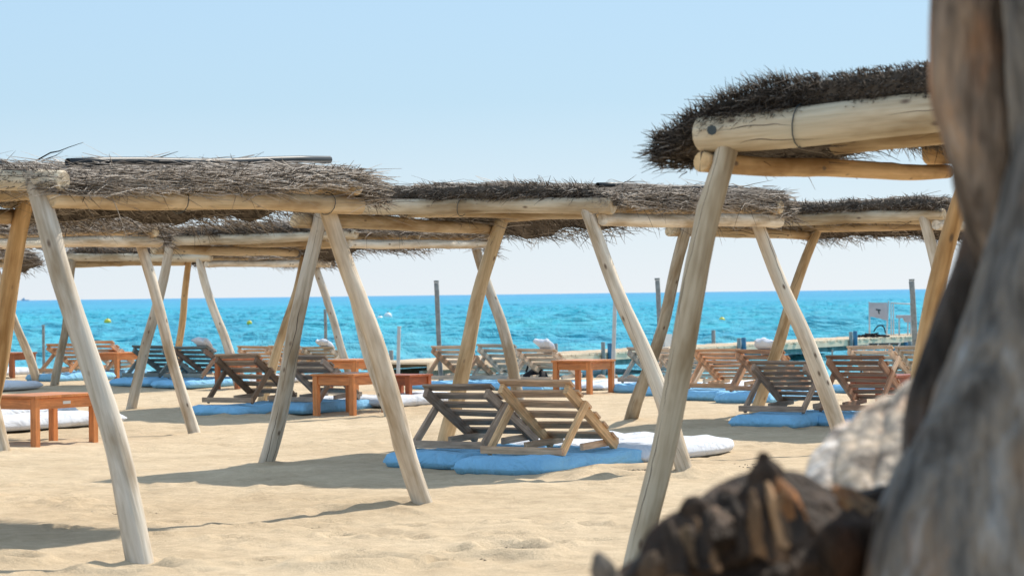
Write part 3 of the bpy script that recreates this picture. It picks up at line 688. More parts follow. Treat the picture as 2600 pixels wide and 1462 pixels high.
pD, topD, OD = pergola("thatched pergola with bleached white crooked beam, above the table bearing a white label", (-5.396, 24.965),
    {'N': (None, (12, 1141), 1), 'R': ((359, 632), (490, 1095), 1)}, 13, (6500, 2400), pipes=((1.0, -0.8, 0.6, 0.021, 0.01),), cols={'R': PALE, 'rv': (1.15, 1.12, 1.06), 'N': PALE}, zc={'R': (375, 613), 'N': (0, 620)}, rad=0.0042)
pE, topE, OE = pergola("thatched pergola sheltering the two brown backrests beside the orange table without label", (-2.211, 30.18),
    {'L': ((430, 628), (330, 1038), 1), 'F': ((767, 668), (694, 907), 0), 'R': ((1208, 630), (1303, 968), 0)}, 17, (6500, 3600), pipes=((-0.4, -0.9, 0.4, 0.02, 0.015),), cols={'L': GREYW, 'F': GOLD, 'lv': GOLD}, zc={'L': (450, 632), 'F': (760, 640), 'N': (892, 619), 'R': (1215, 619)}, rad=0.0045)
pF, topF, OF = pergola("thatched pergola sheltering the two brown backrests half hidden by the bleached stump", (3.45, 25.375),
    {'L': ((1744, 582), (1603, 1067), 1), 'F': ((2072, 590), (1928, 1030), 0), 'N': ((2347, 566), (2366, 655), 0)}, 19, (6500, 4200), pipes=((-0.1, -0.95, 0.5, 0.02, 0.0),), cols={'L': (0.7, 0.68, 0.64), 'F': GOLD}, zc={'L': (1800, 583), 'F': (2057, 596), 'N': (2340, 573)}, rad=0.0042)
pG, topG, OG = pergola("distant thatched pergola sheltering the pair of grey green backrests", (-4.754, 39.09),
    {'L': ((184, 673), (140, 978), 1), 'N': ((509, 673), (586, 903), 0), 'R': ((806, 680), (891, 944), 0), 'F': ((480, 662), (449, 879), 0)}, 23, (4500, 2200), cols={'L': (0.7, 0.68, 0.64), 'F': AMBER}, zc={'L': (170, 668), 'F': (480, 664), 'N': (530, 671), 'R': (765, 671)}, rad=0.006)
pI, topI, OI = pergola("distant thatched pergola of which only one roof corner and one leg show", (-9.45, 40.2),
    {'R': ((-12, 690), (90, 968), 1)}, 29, (2500, 1200), pipes=((0.9, -0.5, 0.8, 0.025, 0.02),), rad=0.006, mid=False)

# loose twig standing up from the left pergola's roof
def stray(root, O, pts, r):
    vs, fs = [], []
    for j, p in enumerate(pts):
        rr = r * (1 - 0.75 * j / (len(pts) - 1))
        for i in range(4):
            a = i * math.pi / 2; vs.append(p - O + Vector((math.cos(a) * rr, 0, math.sin(a) * rr)))
    for j in range(len(pts) - 1):
        for i in range(4):
            fs.append((j * 4 + i, j * 4 + (i + 1) % 4, j * 4 + 4 + (i + 1) % 4, j * 4 + 4 + i))
    ob = mesh_obj("loose_twig", vs, fs, M_PLANK, root, None, True, (0.30, 0.27, 0.24))
    return ob
stray(pA, OA, [W(92, 408, 14.6), W(128, 388, 14.6), W(150, 384, 14.6), W(175, 374, 14.6), W(211, 362, 14.6)], 0.005)
stray(pA, OA, [W(105, 408, 14.6), W(140, 396, 14.6), W(160, 384, 14.6)], 0.004)
stray(pA, OA, [W(0, 412, 14.2), W(40, 446, 14.2), W(72, 458, 14.2), W(130, 474, 14.3)], 0.006)
stray(pA, OA, [W(285, 492, 15.0), W(300, 488, 15.0), W(330, 496, 15.0), W(420, 494, 15.1), W(470, 492, 15.1)], 0.008)
def wire_tie(root, O, p, d, r):
    d = d.normalized(); a = Vector((0, 0, 1)).cross(d).normalized(); b = d.cross(a); vs, fs = [], []
    n = 14
    for i in range(n):
        an = 2 * math.pi * i / n; e = a * math.cos(an) + b * math.sin(an)
        for j in range(4):
            aj = j * math.pi / 2; vs.append(p - O + e * (r + 0.004 + 0.003 * math.cos(aj)) + d * (0.003 * math.sin(aj) + 0.012 * math.sin(an)))
    for i in range(n):
        for j in range(4):
            fs.append((i * 4 + j, i * 4 + (j + 1) % 4, ((i + 1) % n) * 4 + (j + 1) % 4, ((i + 1) % n) * 4 + j))
    mesh_obj("wire_tie", vs, fs, M_DARKM, root, None, True)
def tie_on(root, O, tops, ka, kb, f, off, rise, r):
    p = tops[ka].lerp(tops[kb], f) + off + Vector((0, 0, rise)); wire_tie(root, O, p, tops[kb] - tops[ka], r)
tie_on(pC, OC, topC, 'L', 'N', 0.13, Vector((0, 0, 0)), 0.10, 0.083)
tie_on(pA, OA, topA, 'N', 'R', 0.40, U * 0.11, 0.0, 0.062); tie_on(pA, OA, topA, 'N', 'R', 0.93, U * 0.10, 0.0, 0.062)
tie_on(pB, OB, topB, 'L', 'N', 0.55, Vector((0, 0, 0)), 0.098, 0.068)
# bolt head on the thick beam
def bolt(root, O, p, r):
    vs = [p - O + Vector((math.cos(i * math.pi / 4) * r, y, math.sin(i * math.pi / 4) * r)) for y in (0, -0.012) for i in range(8)]
    fs = [(i, (i + 1) % 8, 8 + (i + 1) % 8, 8 + i) for i in range(8)] + [tuple(range(8, 16))]
    mesh_obj("bolt", vs, fs, M_DARKM, root)
bl = topC['L'] + Vector((0, 0, 0.10)); bolt(pC, OC, W(1807, 331, bl.y - 0.085), 0.02)

# ------------------------------------------------------------------ loungers (folding slatted backrests), cushions, mattresses
W_ALL = 0.60
def backrest(label, px, py, ztop, color, seed, rail_col=None, slats=6, zb=None, rot=0.0, width=0.60, pad=0.13):
    p = G(px, py, pad + 0.01)
    g = gzf(p.x, p.y)
    p = G(px, py, g + pad + 0.012)
    t = thing("slatted_backrest", label, "backrest", p, -TH + rot, "slatted wooden backrests on the beach pads")
    rg = random.Random(seed); rc = rail_col or color
    def jit(cc, k=0.12): f = 1 + rg.uniform(-k, k); return tuple(x * f for x in cc)
    hz = ztop - p.z
    w = width
    foot, head = (0.83, -0.01), (0.13, hz - 0.03)                     # side view: (along, up)
    ln = math.hypot(foot[0] - head[0], foot[1] - head[1])
    nrm = Vector((0, (head[1] - foot[1]) / ln, (foot[0] - head[0]) / ln))     # faces the reclining guest
    for sx in (-1, 1):
        x = sx * (w / 2 - 0.02)
        bar("side_rail", Vector((x, foot[0], foot[1] + 0.025)), Vector((x, head[0], head[1])), 0.038, 0.075, t, M_PLANK, jit(rc), nrm)
        q = 0.72; pt = (foot[0] + (head[0] - foot[0]) * q, foot[1] + (head[1] - foot[1]) * q)
        bar("prop_leg", Vector((x + sx * 0.034, 0.0, 0.0)), Vector((x + sx * 0.034, pt[0] + 0.03, pt[1] + 0.02)), 0.032, 0.062, t, M_PLANK, jit(rc), Vector((0, -0.8, 0.4)))
        bar("base_rail", Vector((x - sx * 0.036, 0.40, 0.03)), Vector((x - sx * 0.036, 0.92, 0.05)), 0.03, 0.05, t, M_PLANK, jit(color))
    bar("base_bar", Vector((-w / 2 - 0.05, -0.035, 0.022)), Vector((w / 2 + 0.05, -0.035, 0.022)), 0.04, 0.055, t, M_PLANK, jit(color))
    for i in range(slats):
        f = i / (slats - 1) * 0.86 + 0.01
        y = head[0] + (foot[0] - head[0]) * f; z = head[1] + (foot[1] - head[1]) * f
        o = Vector((0, y, z)) + nrm * 0.052 + Vector((0, rg.uniform(-.004, .004), 0))
        sag = rg.uniform(-0.006, 0.006)
        bar("slat", o + Vector((-w / 2 - 0.012, 0, sag)), o + Vector((w / 2 + 0.012, 0, -sag)), min(0.082, 0.56 * ln * 0.86 / (slats - 1)), 0.02, t, M_PLANK, jit(color, 0.16), nrm)
    return t
def place(ob, base_t, x, y, z=0.0, rot=0.0):
    M = Matrix.Translation(base_t.location) @ Matrix.Rotation(base_t.rotation_euler.z, 4, 'Z') @ Matrix.Translation((x, y, 0)) @ Matrix.Rotation(rot, 4, 'Z')
    p = M.translation
    M.translation = (p.x, p.y, gzf(p.x, p.y) - 0.008 + z)
    ob.matrix_basis = M
def blue(t, label, seed, Lg=1.4, y0=-0.32, w=0.72, T=0.125, x=0.0, rot=0.0):
    ob = cushion("blue_pad", w, Lg, T, seed, M_BLUE, 0.16, p=9.0); place(ob, t, x, y0 + Lg / 2, 0, rot)
    return tag(ob, label, "pad", "blue pads under the backrests")
def white(t, label, seed, y0, Lg, w=0.70, T=0.13, x=0.0, rot=0.0, taper=0.12):
    ob = cushion("white_mattress", w, Lg, T, seed, M_WHITE, 0.36, taper=taper); place(ob, t, x, y0 + Lg / 2, 0, rot)
    return tag(ob, label, "mattress", "white mattresses on the sand")
DARK, HONEY, TEAK, ORANGE, GREENGREY, PEACH, GREYT = (0.47, 0.345, 0.25), (0.68, 0.45, 0.28), (0.60, 0.395, 0.25), (0.74, 0.38, 0.19), (0.24, 0.27, 0.245), (0.74, 0.53, 0.36), (0.50, 0.44, 0.355)

bBl = backrest("dark brown slatted backrest beside the honey coloured one, under the middle pergola", 1135, 1135, 0.585, DARK, 1)
bBr = backrest("honey coloured slatted backrest beside the dark one, under the middle pergola", 1332, 1151, 0.64, HONEY, 2, (0.74, 0.48, 0.25))
blue(bBl, "blue pad under the dark brown backrest beside the honey coloured one", 3)
blue(bBr, "blue pad under the honey coloured backrest", 4, 1.5, -0.36, 0.76, 0.14)
white(bBl, "white mattress stretching seaward from the dark brown backrest", 5, 1.0, 1.9)
white(bBr, "white mattress with pointed end stretching out from the honey coloured backrest", 6, 1.0, 1.85, 0.76, 0.14, 0.0, 0.0, 0.45)
bEl = backrest("brown slatted backrest touching a grey leaning leg, farther from the orange table without label", 582, 1020, 0.635, TEAK, 7, (0.26, 0.165, 0.10))
bEr = backrest("greyish brown slatted backrest standing directly behind the orange table without label", 752, 1018, 0.60, (0.50, 0.39, 0.30), 8)
blue(bEl, "blue pad under the brown backrest at the left of the orange table pair", 9)
blue(bEr, "blue pad under the backrest behind the orange table without label", 10)
white(bEl, "white mattress seaward of the brown backrest, mostly hidden behind the table", 11, 1.0, 1.6)
white(bEr, "white mattress ending right of the grey leaning leg behind the orange table", 12, 0.95, 1.75, 0.74, 0.14, 0.25)
bGl = backrest("grey green slatted backrest, the left one of the pair under the distant pergola", 362, 955, 0.575, GREENGREY, 13)
bGr = backrest("grey green slatted backrest with a white pillow leaning out over its top", 468, 957, 0.565, GREENGREY, 14, (0.30, 0.2, 0.14))
blue(bGl, "blue pad under the left grey green backrest", 15); blue(bGr, "blue pad under the grey green backrest that holds a white pillow", 16)
white(bGr, "white mattress beyond the grey green backrests near the red table leg", 17, 1.0, 1.5)
bIl = backrest("orange brown slatted backrest between two pale pergola legs, far along the beach", 140, 943, 0.56, ORANGE, 18)
bIr = backrest("orange slatted backrest just behind the top of the thick front leg", 236, 938, 0.58, PEACH, 19)
blue(bIl, "pale blue pad under the orange brown backrest far along the beach", 20); blue(bIr, "blue pad under the orange backrest behind the thick leg", 21)
bH1 = backrest("pale orange backrest just right of the crossing thin leg, behind the brown pair", 628, 940, 0.48, PEACH, 22, slats=6)
bH2 = backrest("pale backrest between two leaning legs behind the brown pair", 708, 940, 0.49, PEACH, 23, slats=6)
bH3 = backrest("pale grey backrest topped by a white pillow behind the brown pair", 792, 938, 0.47, GREYT, 24, slats=6)
bJ1 = backrest("peach coloured backrest crossed by the tall grey post", 1128, 962, 0.56, PEACH, 25, (0.52, 0.30, 0.17))
bJ2 = backrest("pale grey backrest between the two crossing legs behind the middle pair", 1246, 962, 0.575, GREYT, 26)
bJ3 = backrest("peach backrest with a white pillow, standing left of the orange table by the pier", 1348, 966, 0.52, PEACH, 27)
blue(bJ1, "pale blue pad under the peach backrest at the tall grey post", 28); blue(bJ2, "blue pad under the pale grey backrest at the crossing legs", 29)
blue(bJ3, "blue pad under the peach backrest left of the orange table", 30)
white(bJ3, "white mattress lying behind the legs of the table by the pier", 31, 0.3, 2.0, 0.8, 0.12, 0.55)
bh = backrest("small grey backrest between the pier table and the dark leaning leg", 1632, 968, 0.55, GREYT, 32)
blue(bh, "blue pad under the small grey backrest right of the pier table", 33); white(bh, "white mattress reaching from the small grey backrest to the crossing legs", 34, 0.3, 1.9, 0.75, 0.12, 0.4)
bK0 = backrest("peach backrest half hidden behind the two crossing front legs", 1704, 976, 0.56, PEACH, 35)
bK1 = backrest("bright orange backrest with many narrow slats right of the big leaning leg", 1806, 983, 0.585, ORANGE, 36, slats=8)
bK2 = backrest("reddish brown backrest with a white pillow over its top edge", 1915, 990, 0.585, (0.50, 0.27, 0.15), 37)
blue(bK0, "blue pad under the peach backrest at the crossing front legs", 38); blue(bK1, "blue pad under the bright orange backrest", 39)
blue(bK2, "blue pad under the reddish brown backrest with pillow", 40)
bFl = backrest("dark brown backrest with dense slats, left of the pair near the bleached stump", 1963, 1043, 0.59, (0.46, 0.33, 0.24), 41, slats=8)
bFr = backrest("reddish brown backrest of the pair nearest the bleached stump, crossed by a pale leg", 2155, 1040, 0.63, (0.56, 0.31, 0.19), 42, slats=8)
blue(bFl, "bright blue pad under the dark backrest left of the bleached stump", 43); blue(bFr, "bright blue pad under the reddish backrest by the bleached stump", 44)
white(bFr, "white mattress behind the reddish backrest by the bleached stump", 45, 0.9, 1.6)
bM1 = backrest("peach backrest behind the pair near the stump, below the dark metal frame", 2196, 968, 0.56, PEACH, 46)
bM2 = backrest("grey backrest beside the tall post at the pier head", 2318, 966, 0.55, GREYT, 47)
blue(bM1, "blue pad under the peach backrest below the dark metal frame", 48)
# mattresses of the loungers that stand out of sight beside the labelled table
def free_mat(px, py, Lg, label, seed, w=0.72, rot=0.0, T=0.14, taper=0.2):
    p = G(px, py); ob = cushion("white_mattress", w, Lg, T, seed, M_WHITE, 0.36, taper=taper)
    M = Matrix.Translation((p.x, p.y, gzf(p.x, p.y) - 0.008)) @ Matrix.Rotation(-TH + rot, 4, 'Z') @ Matrix.Translation((0, -Lg / 2, 0))
    ob.matrix_basis = M
    return tag(ob, label, "mattress", "white mattresses on the sand")
free_mat(268, 1072, 2.4, "white mattress lying behind the labelled table, its tip showing past the thick leg", 51)
free_mat(150, 1058, 2.4, "white mattress under the labelled table, farther from the thick leg tip", 52)
free_mat(72, 985, 2.2, "white mattress seen just above the labelled table top", 53)
free_mat(52, 952, 1.6, "small white mattress beside the red table leg at the far left", 54)

def pillow_on(t, label, seed, w=0.34, x=0.12):
    hz = max(o.matrix_basis.translation.z for o in t.children if o.name.startswith('slat'))
    ob = cushion("white_pillow", w * 0.72, 0.36, 0.085, seed, M_WHITE, 0.5, 16, 18, 4.0, 0.35, 0.6)
    al = math.atan2(hz, 0.7)
    M = Matrix.Translation(t.location) @ Matrix.Rotation(t.rotation_euler.z, 4, 'Z') @ Matrix.Translation((x, 0.22, hz + 0.0)) @ Matrix.Rotation(-al, 4, 'X') @ Matrix.Rotation(0.10, 4, 'Z')
    ob.matrix_basis = M
    return tag(ob, label, "pillow", "white pillows on the backrests")
pillow_on(bGr, "white pillow on the grey green backrest", 61, 0.36, 0.2); pillow_on(bH3, "white pillow on the pale grey backrest behind the brown pair", 62)
pillow_on(bJ3, "white pillow on the peach backrest left of the pier table", 63); pillow_on(bK2, "white pillow on the reddish brown backrest", 64, 0.30, 0.05)

# ------------------------------------------------------------------ tables
def table(label, px, py, Lu, Lv, seed, h=0.455, rot=0.0, col=(0.66, 0.255, 0.085), plate=False):
    p = G(px, py); p.z = gzf(p.x, p.y); 
    t = thing("wooden_table", label, "table", p, -TH + rot, "low wooden tables on the beach")
    rg = random.Random(seed)
    def j(): f = rg.uniform(0.88, 1.12); return tuple(c * f for c in col)
    lw = 0.065
    x0, x1, y0, y1 = -Lu, 0.0, 0.0, Lv                         # origin at the corner nearest the camera
    for x in (x0, x1):
        for y in (y0, y1):
            FEETP = None
            bar("leg", Vector((x, y, -0.05)), Vector((x, y, h - 0.022)), lw, lw, t, M_TABLE, j(), Vector((0, 1, 0)))
    ap = 0.10
    zc = h - 0.024 - ap / 2
    for y in (y0, y1): bar("apron", Vector((x0 + lw / 2 + 0.001, y, zc)), Vector((x1 - lw / 2 - 0.001, y, zc)), 0.03, ap, t, M_TABLE, j())
    sides = [bar("apron", Vector((x, y0 + lw / 2 + 0.001, zc)), Vector((x, y1 - lw / 2 - 0.001, zc)), 0.03, ap, t, M_TABLE, j()) for x in (x0, x1)]
    n = 5; wv = (Lv + lw + 0.03) / n
    for i in range(n):
        y = y0 - lw / 2 - 0.015 + wv * (i + 0.5)
        bar("top_board", Vector((x0 - lw / 2 - 0.015, y, h - 0.010 + rg.uniform(-.001, .001))), Vector((x1 + lw / 2 + 0.015, y, h - 0.010)), round(wv - 0.003, 4), 0.023, t, M_TABLE, j())
    if plate:
        vs = [(0.016, Lv * .45 + a, zc + b) for a in (-0.0, 0.10) for b in (-0.012, 0.016)]
        vs += [(v[0] + 0.004, v[1], v[2]) for v in vs]
        fs = [(0, 1, 3, 2), (4, 6, 7, 5), (0, 4, 5, 1), (2, 3, 7, 6), (0, 2, 6, 4), (1, 5, 7, 3)]
        mesh_obj("label_plate", vs, fs, M_LABEL, t)
    return t
table("orange wooden table with a small white label on its apron, nearest the camera", 90, 1127, 0.50, 0.78, 1, plate=True)
table("orange wooden table without label between the leaning legs, beside the brown backrests", 896, 1050, 0.50, 0.62, 2)
table("reddish table glimpsed beyond the brown backrests, near the thin grey post", 903, 1000, 0.42, 0.55, 3, 0.45, plate=True)
table("orange wooden table standing alone in front of the pier posts", 1497, 1003, 0.50, 0.55, 4, 0.43)
table("dark red table mostly hidden behind the bleached stump", 2262, 1062, 0.40, 0.6, 5, 0.45, col=(0.36, 0.085, 0.03))
table("orange table far off between the thick leg and the grey green backrests", 297, 960, 0.50, 0.6, 6, 0.43)
table("red brown table behind the left brown backrest under the pale thin leg", 603, 987, 0.36, 0.5, 7, 0.44, col=(0.42, 0.14, 0.05))
table("low dark red table just right of the grey leaning leg, by the blue pads", 1038, 1030, 0.40, 0.4, 8, 0.36, col=(0.42, 0.11, 0.035))
table("red table at the far left edge showing a single leg", 32, 962, 0.5, 0.5, 9, 0.42, col=(0.42, 0.14, 0.05))

# ------------------------------------------------------------------ posts on the beach
def post(label, x0, y0, x1, y1, Y, wpx, mat, seed, cat="post", square=False, zlow=None):
    a, b = W(x0, y0, Y), W(x1, y1, Y)
    d = (b - a).normalized(); g = gzf(b.x, b.y) - 0.3
    b = a + d * ((g - a.z) / d.z)
    r = wpx / 2 / FPX * Y
    root = thing("beach_post", label, cat, (b.x, b.y, g + 0.3), 0, "upright posts on the beach")
    pole("shaft", b, a, r * 1.05, r, root, root.location.copy(), seed, 0.006, (1, 1, 1), 8, 10, mat, 0.03)
    cp = a + Vector((0, 0, 0.004))
    pole("cap", cp - d * 0.0, cp - d * 0.03, r * 1.04, r * 1.02, root, root.location.copy(), seed + 1, 0, (1, 1, 1), 8, 3, mat, 0.0)
    return root
post("tall grey post crossing the peach backrest in the middle of the beach", 1108, 718, 1121, 985, 36.5, 12, M_GREY, 1)
post("tall grey post between the dark leaning leg and the big front leg", 1669, 712, 1680, 945, 36, 12, M_GREY, 2)
post("tall square grey post at the pier head, left of the amber leg", 2315, 714, 2329, 960, 40, 14, M_GREY, 3)
post("thin grey post rising behind the greyish brown backrest", 826, 790, 826, 940, 45, 8, M_GREY, 4)
post("short grey post at the far left behind the orange brown backrest", 110, 829, 110, 940, 50, 7, M_GREY, 5)
post("slim white post just right of the thick leaning leg", 1013, 833, 1011, 945, 47, 9, M_WPOST, 6)
post("slim pale post rising from the pier behind the orange table", 1562, 757, 1557, 940, 50, 10, M_WPOST, 7)
post("thin short post sticking up behind the pair near the stump", 2113, 893, 2113, 950, 42, 4, M_GREY, 8)

# ------------------------------------------------------------------ pier
JA, JB = Vector((-2.3, 50.2, 0)), Vector((13.2, 76.5, 0))
Jd = (JB - JA).normalized(); Js = Vector((Jd.y, -Jd.x, 0))          # Js: towards the camera's right, the near side
pier = thing("wooden_pier", "long low wooden pier running out from the beach into the sea", "pier", JA)
def pbox(name, c, lx, ly, lz, mat, parent=None):                     # local x along the pier
    vs = [Vector((sx * lx / 2, sy * ly / 2, sz * lz / 2)) for sx in (-1, 1) for sy in (-1, 1) for sz in (-1, 1)]
    fs = [(0, 1, 3, 2), (4, 6, 7, 5), (0, 4, 5, 1), (2, 3, 7, 6), (0, 2, 6, 4), (1, 5, 7, 3)]
    m = Matrix((Jd, -Js, Vector((0, 0, 1)))).transposed().to_4x4(); m.translation = c - JA
    return mesh_obj(name, vs, fs, mat, parent or pier, m)
JL = (JB - JA).length
def deck():
    vs, fs = [], []; n = int(JL / 0.16); rg = random.Random(3)
    for i in range(n):
        x0, x1 = i * JL / n + 0.005, (i + 1) * JL / n - 0.005
        dz, e0, e1 = rg.uniform(-.008, .008), rg.uniform(-.03, .03), rg.uniform(-.03, .03)
        b = len(vs)
        for x in (x0, x1):
            for y in (-0.8 + e0, 0.8 + e1):
                for z in (-0.03, 0.012): vs.append((x, y, z + dz))
        fs += [tuple(b + k for k in f) for f in ((0, 1, 3, 2), (4, 6, 7, 5), (0, 4, 5, 1), (2, 3, 7, 6), (0, 2, 6, 4), (1, 5, 7, 3))]
    m = Matrix((Jd, -Js, Vector((0, 0, 1)))).transposed().to_4x4(); m.translation = Vector((0, 0, 0))
    ob = mesh_obj("deck_boards", vs, fs, M_DECK, pier, m); ob['kind'] = 'stuff'
deck()
for sy in (-1, 1): pbox("side_beam", JA + Jd * (JL / 2) - Js * sy * 0.77 + Vector((0, 0, -0.095)), JL, 0.06, 0.12, M_DECK)
for sy in (-1, 1): pbox("stringer", JA + Jd * (JL / 2) - Js * sy * 0.6 + Vector((0, 0, -0.22)), JL, 0.07, 0.12, M_FASCIA)
for k in range(9):
    s = 3.0 + k * (JL - 4) / 8
    pbox("cross_brace", JA + Jd * s + Vector((0, 0, -0.24)), 0.12, 1.5, 0.10, M_FASCIA)
def jpost(px, ytop, mat, r, side=1):
    u_, _ = uv(px, ytop); k = u_ / FPX
    base = JA + Js * (0.86 * side)
    s = (k * base.y - base.x) / (Jd.x - k * Jd.y)
    p = base + Jd * s
    zt = W(px, ytop, p.y).z
    O = JA
    pole("pier_post", Vector((p.x, p.y, -1.5)), Vector((p.x, p.y, zt)), r, r, pier, O, int(px), 0.0, (1, 1, 1), 8, 6, mat, 0.03)
for (px, yt, mt, r, sd) in ((1531, 868, M_GREY, .045, 1), (1549, 871, M_BLUEPOST, .06, 1), (1811, 838, M_GREY, .05, -1), (1876, 858, M_GREY, .05, 1), (1888, 857, M_BLUEPOST, .06, 1), (2160, 842, M_GREY, .05, 1), (2171, 840, M_BLUEPOST, .06, 1), (2300, 868, M_BLUEPOST, .06, 1), (2310, 866, M_GREY, .06, 1), (993, 889, M_GREY, .045, -1), (1411, 872, M_GREY, .045, -1)):
    jpost(px, yt, mt, r, sd)
pbox("cloth_bundle", JA + Jd * 12.4 - Js * 0.5 + Vector((0, 0, 0.16)), 0.4, 0.3, 0.3, M_WPOST)
# notice board with a dark mark, frame, stand, rope on the pier head
def on_deck(px, side=0.0):
    u_, _ = uv(px, 848); k = u_ / FPX
    base = JA + Js * side
    return base + Jd * ((k * base.y - base.x) / (Jd.x - k * Jd.y))
def rod(name, a, b, r, parent, mat, O, seed=1): return pole(name, a, b, r, r, parent, O, seed, 0.0, (1, 1, 1), 6, 3, mat, 0.0)
pb = on_deck(2232); pb.z = 0.02
nb = thing("notice_board", "pale notice board with a small dark emblem on two thin legs at the pier head", "sign", pb)
Yb = pb.y
def Wl(px, py): return W(px, py, Yb)
rod("leg", Vector((Wl(2207, 800).x, Yb, 0.0)), Wl(2207, 766), 0.022, nb, M_WPOST, pb); rod("leg", Vector((Wl(2250, 800).x, Yb, 0.0)), Wl(2256, 764), 0.022, nb, M_WPOST, pb)
def slab(name, corners, th, mat, parent, O):
    n = len(corners)
    vs = [c - O for c in corners] + [c - O + Vector((0, th, 0)) for c in corners]
    fs = [tuple(range(n))[::-1], tuple(range(n, 2 * n))] + [(i, (i + 1) % n, n + (i + 1) % n, n + i) for i in range(n)]
    return mesh_obj(name, vs, fs, mat, parent)
yo = Vector((0, -0.05, 0))
slab("panel", [Wl(2206, 768) + yo, Wl(2252, 768) + yo, Wl(2254, 815) + yo, Wl(2232, 808) + yo, Wl(2206, 803) + yo], 0.03, M_BOARD, nb, pb)
y2 = Vector((0, -0.062, 0))
slab("emblem", [Wl(2223, 784) + y2, Wl(2235, 786) + y2, Wl(2235, 789) + y2, Wl(2231, 789) + y2, Wl(2233, 797) + y2, Wl(2230, 797) + y2, Wl(2228, 788) + y2, Wl(2223, 787) + y2], 0.01, M_DARKM, nb, pb)
pf = on_deck(2285, -0.3); pf.z = 0.02
fr = thing("goal_frame", "thin white metal frame with a top bar beside the notice board", "frame", pf)
Yf = pf.y
for x in (2262, 2268, 2312): rod("upright", Vector((W(x, 800, Yf).x, Yf, 0.0)), W(x, 768, Yf), 0.018, fr, M_WPOST, pf)
rod("top_bar", W(2261, 769, Yf), W(2314, 772, Yf), 0.02, fr, M_WPOST, pf)
ps = on_deck(2300, 0.2); ps.z = 0.02; Ys = ps.y
st = thing("small_stand", "small grey stand with a slanted top at the pier head", "stand", ps)
slab("top", [W(2280, 800, Ys), W(2316, 800, Ys), W(2316, 818, Ys), W(2302, 818, Ys), W(2297, 808, Ys), W(2280, 808, Ys)], 0.4, M_BOARD, st, ps)
for x in (2283, 2305, 2313): rod("leg", Vector((W(x, 820, Ys).x, Ys + 0.05, 0.0)), W(x, 808, Ys + 0.05), 0.02, st, M_WPOST, ps)
pr = on_deck(2215, 0.5); pr.z = 0.03; Yr = pr.y
rp = thing("rope_heap", "heap of black rope with a hoop standing out of it on the pier", "rope", pr)
hp = [W(2218, 842, Yr), W(2224, 832, Yr), W(2232, 826, Yr), W(2240, 826, Yr), W(2246, 834, Yr), W(2248, 846, Yr)]
for i in range(len(hp) - 1): rod("hoop", hp[i], hp[i + 1], 0.016, rp, M_BLACK, pr)
rg = random.Random(9)
vs, fs = [], []
for i in range(40):
    a = rg.uniform(0, 6.28); x = rg.uniform(-0.42, 0.42); z = rg.uniform(0, 0.09) * (1 - abs(x) * 2); b = len(vs); s_ = 0.03
    d = Vector((math.cos(a), math.sin(a) * 0.4, rg.uniform(-.2, .2))) * 0.14
    c0 = Vector((x, rg.uniform(-.15, .15), max(z, 0.015)))
    for q in (c0 - d, c0 + d):
        for k in range(4): vs.append(q + Vector((0, math.cos(k * 1.57) * s_ * .6, math.sin(k * 1.57) * s_ * .6)))
    fs += [(b + k, b + (k + 1) % 4, b + 4 + (k + 1) % 4, b + 4 + k) for k in range(4)]
o = mesh_obj("coil", vs, fs, M_BLACK, rp); o['kind'] = 'stuff'
# dark frame of a bare lounger
Yd = 38.0
pm = W(2235, 900, Yd); pm.z = gzf(pm.x, Yd)
df = thing("metal_frame", "bare dark metal frame tilted above the peach backrest in front of the pier", "frame", pm)
q = [W(2186, 897, Yd), W(2206, 874, Yd + 0.5), W(2285, 872, Yd + 0.3), W(2268, 898, Yd - 0.2)]
for i in range(4): rod("frame_bar", q[i], q[(i + 1) % 4], 0.016, df, M_DARKM, pm)
for f in (0.32, 0.68): rod("cross_bar", q[0].lerp(q[3], f), q[1].lerp(q[2], f), 0.013, df, M_DARKM, pm)
for i in (0, 3): rod("leg", Vector((q[i].x, q[i].y, pm.z - 0.1)), q[i], 0.016, df, M_DARKM, pm)

# ------------------------------------------------------------------ small things
def blob(name, p, r, mat, sz=(1, 1, 1), seed=0, amp=0.12, sub=12):
    rs = random.Random(seed); vs, fs = [], []
    ph = [rs.uniform(0, 6.28) for _ in range(4)]
    for j in range(sub + 1):
        th = math.pi * j / sub
        for i in range(sub * 2):
            a = math.pi * i / sub
            k = 1 + amp * (math.sin(3 * a + ph[0]) * math.sin(2 * th + ph[1]) + 0.6 * math.sin(5 * a + ph[2] + 4 * th))
            vs.append((p[0] + r * k * sz[0] * math.sin(th) * math.cos(a), p[1] + r * k * sz[1] * math.sin(th) * math.sin(a), p[2] + r * k * sz[2] * math.cos(th)))
    n = sub * 2
    for j in range(sub):
        for i in range(n): fs.append((j * n + i, (j + 1) * n + i, (j + 1) * n + (i + 1) % n, j * n + (i + 1) % n))
    return vs, fs
def buoy(px, py, rpx, mat, label):
    p = G(px, py + rpx * 0.6, SEA_Z); r = 1.15 * rpx / FPX * p.y
    t = thing("buoy", label, "buoy", p, 0, "buoys floating on the sea")
    vs, fs = blob("float", (0, 0, r * 0.8), r, mat, (1, 1, 0.95), 1, 0.0); mesh_obj("float", vs, fs, mat, t, None, True)
    rod("mast", Vector((0, 0, r * 1.2)), Vector((0, 0, r * 2.0)), r * 0.12, t, M_DARKM, Vector((0, 0, 0)))
    return t
buoy(273, 820, 8, M_YELLOW, "yellow buoy seen between the thick leg and the crossed legs")
buoy(633, 822, 6, M_YELLOW, "yellowish buoy seen low in the gap left of the crossing centre legs")
buoy(1833, 815, 7, M_YELLOW, "yellow buoy seen right of the big front leg")
buoy(965, 813, 8, M_WBUOY, "white buoy, the lower left of the pair right of the thick leg"); buoy(985, 806, 9, M_WBUOY, "white buoy, the upper right of the pair right of the thick leg")
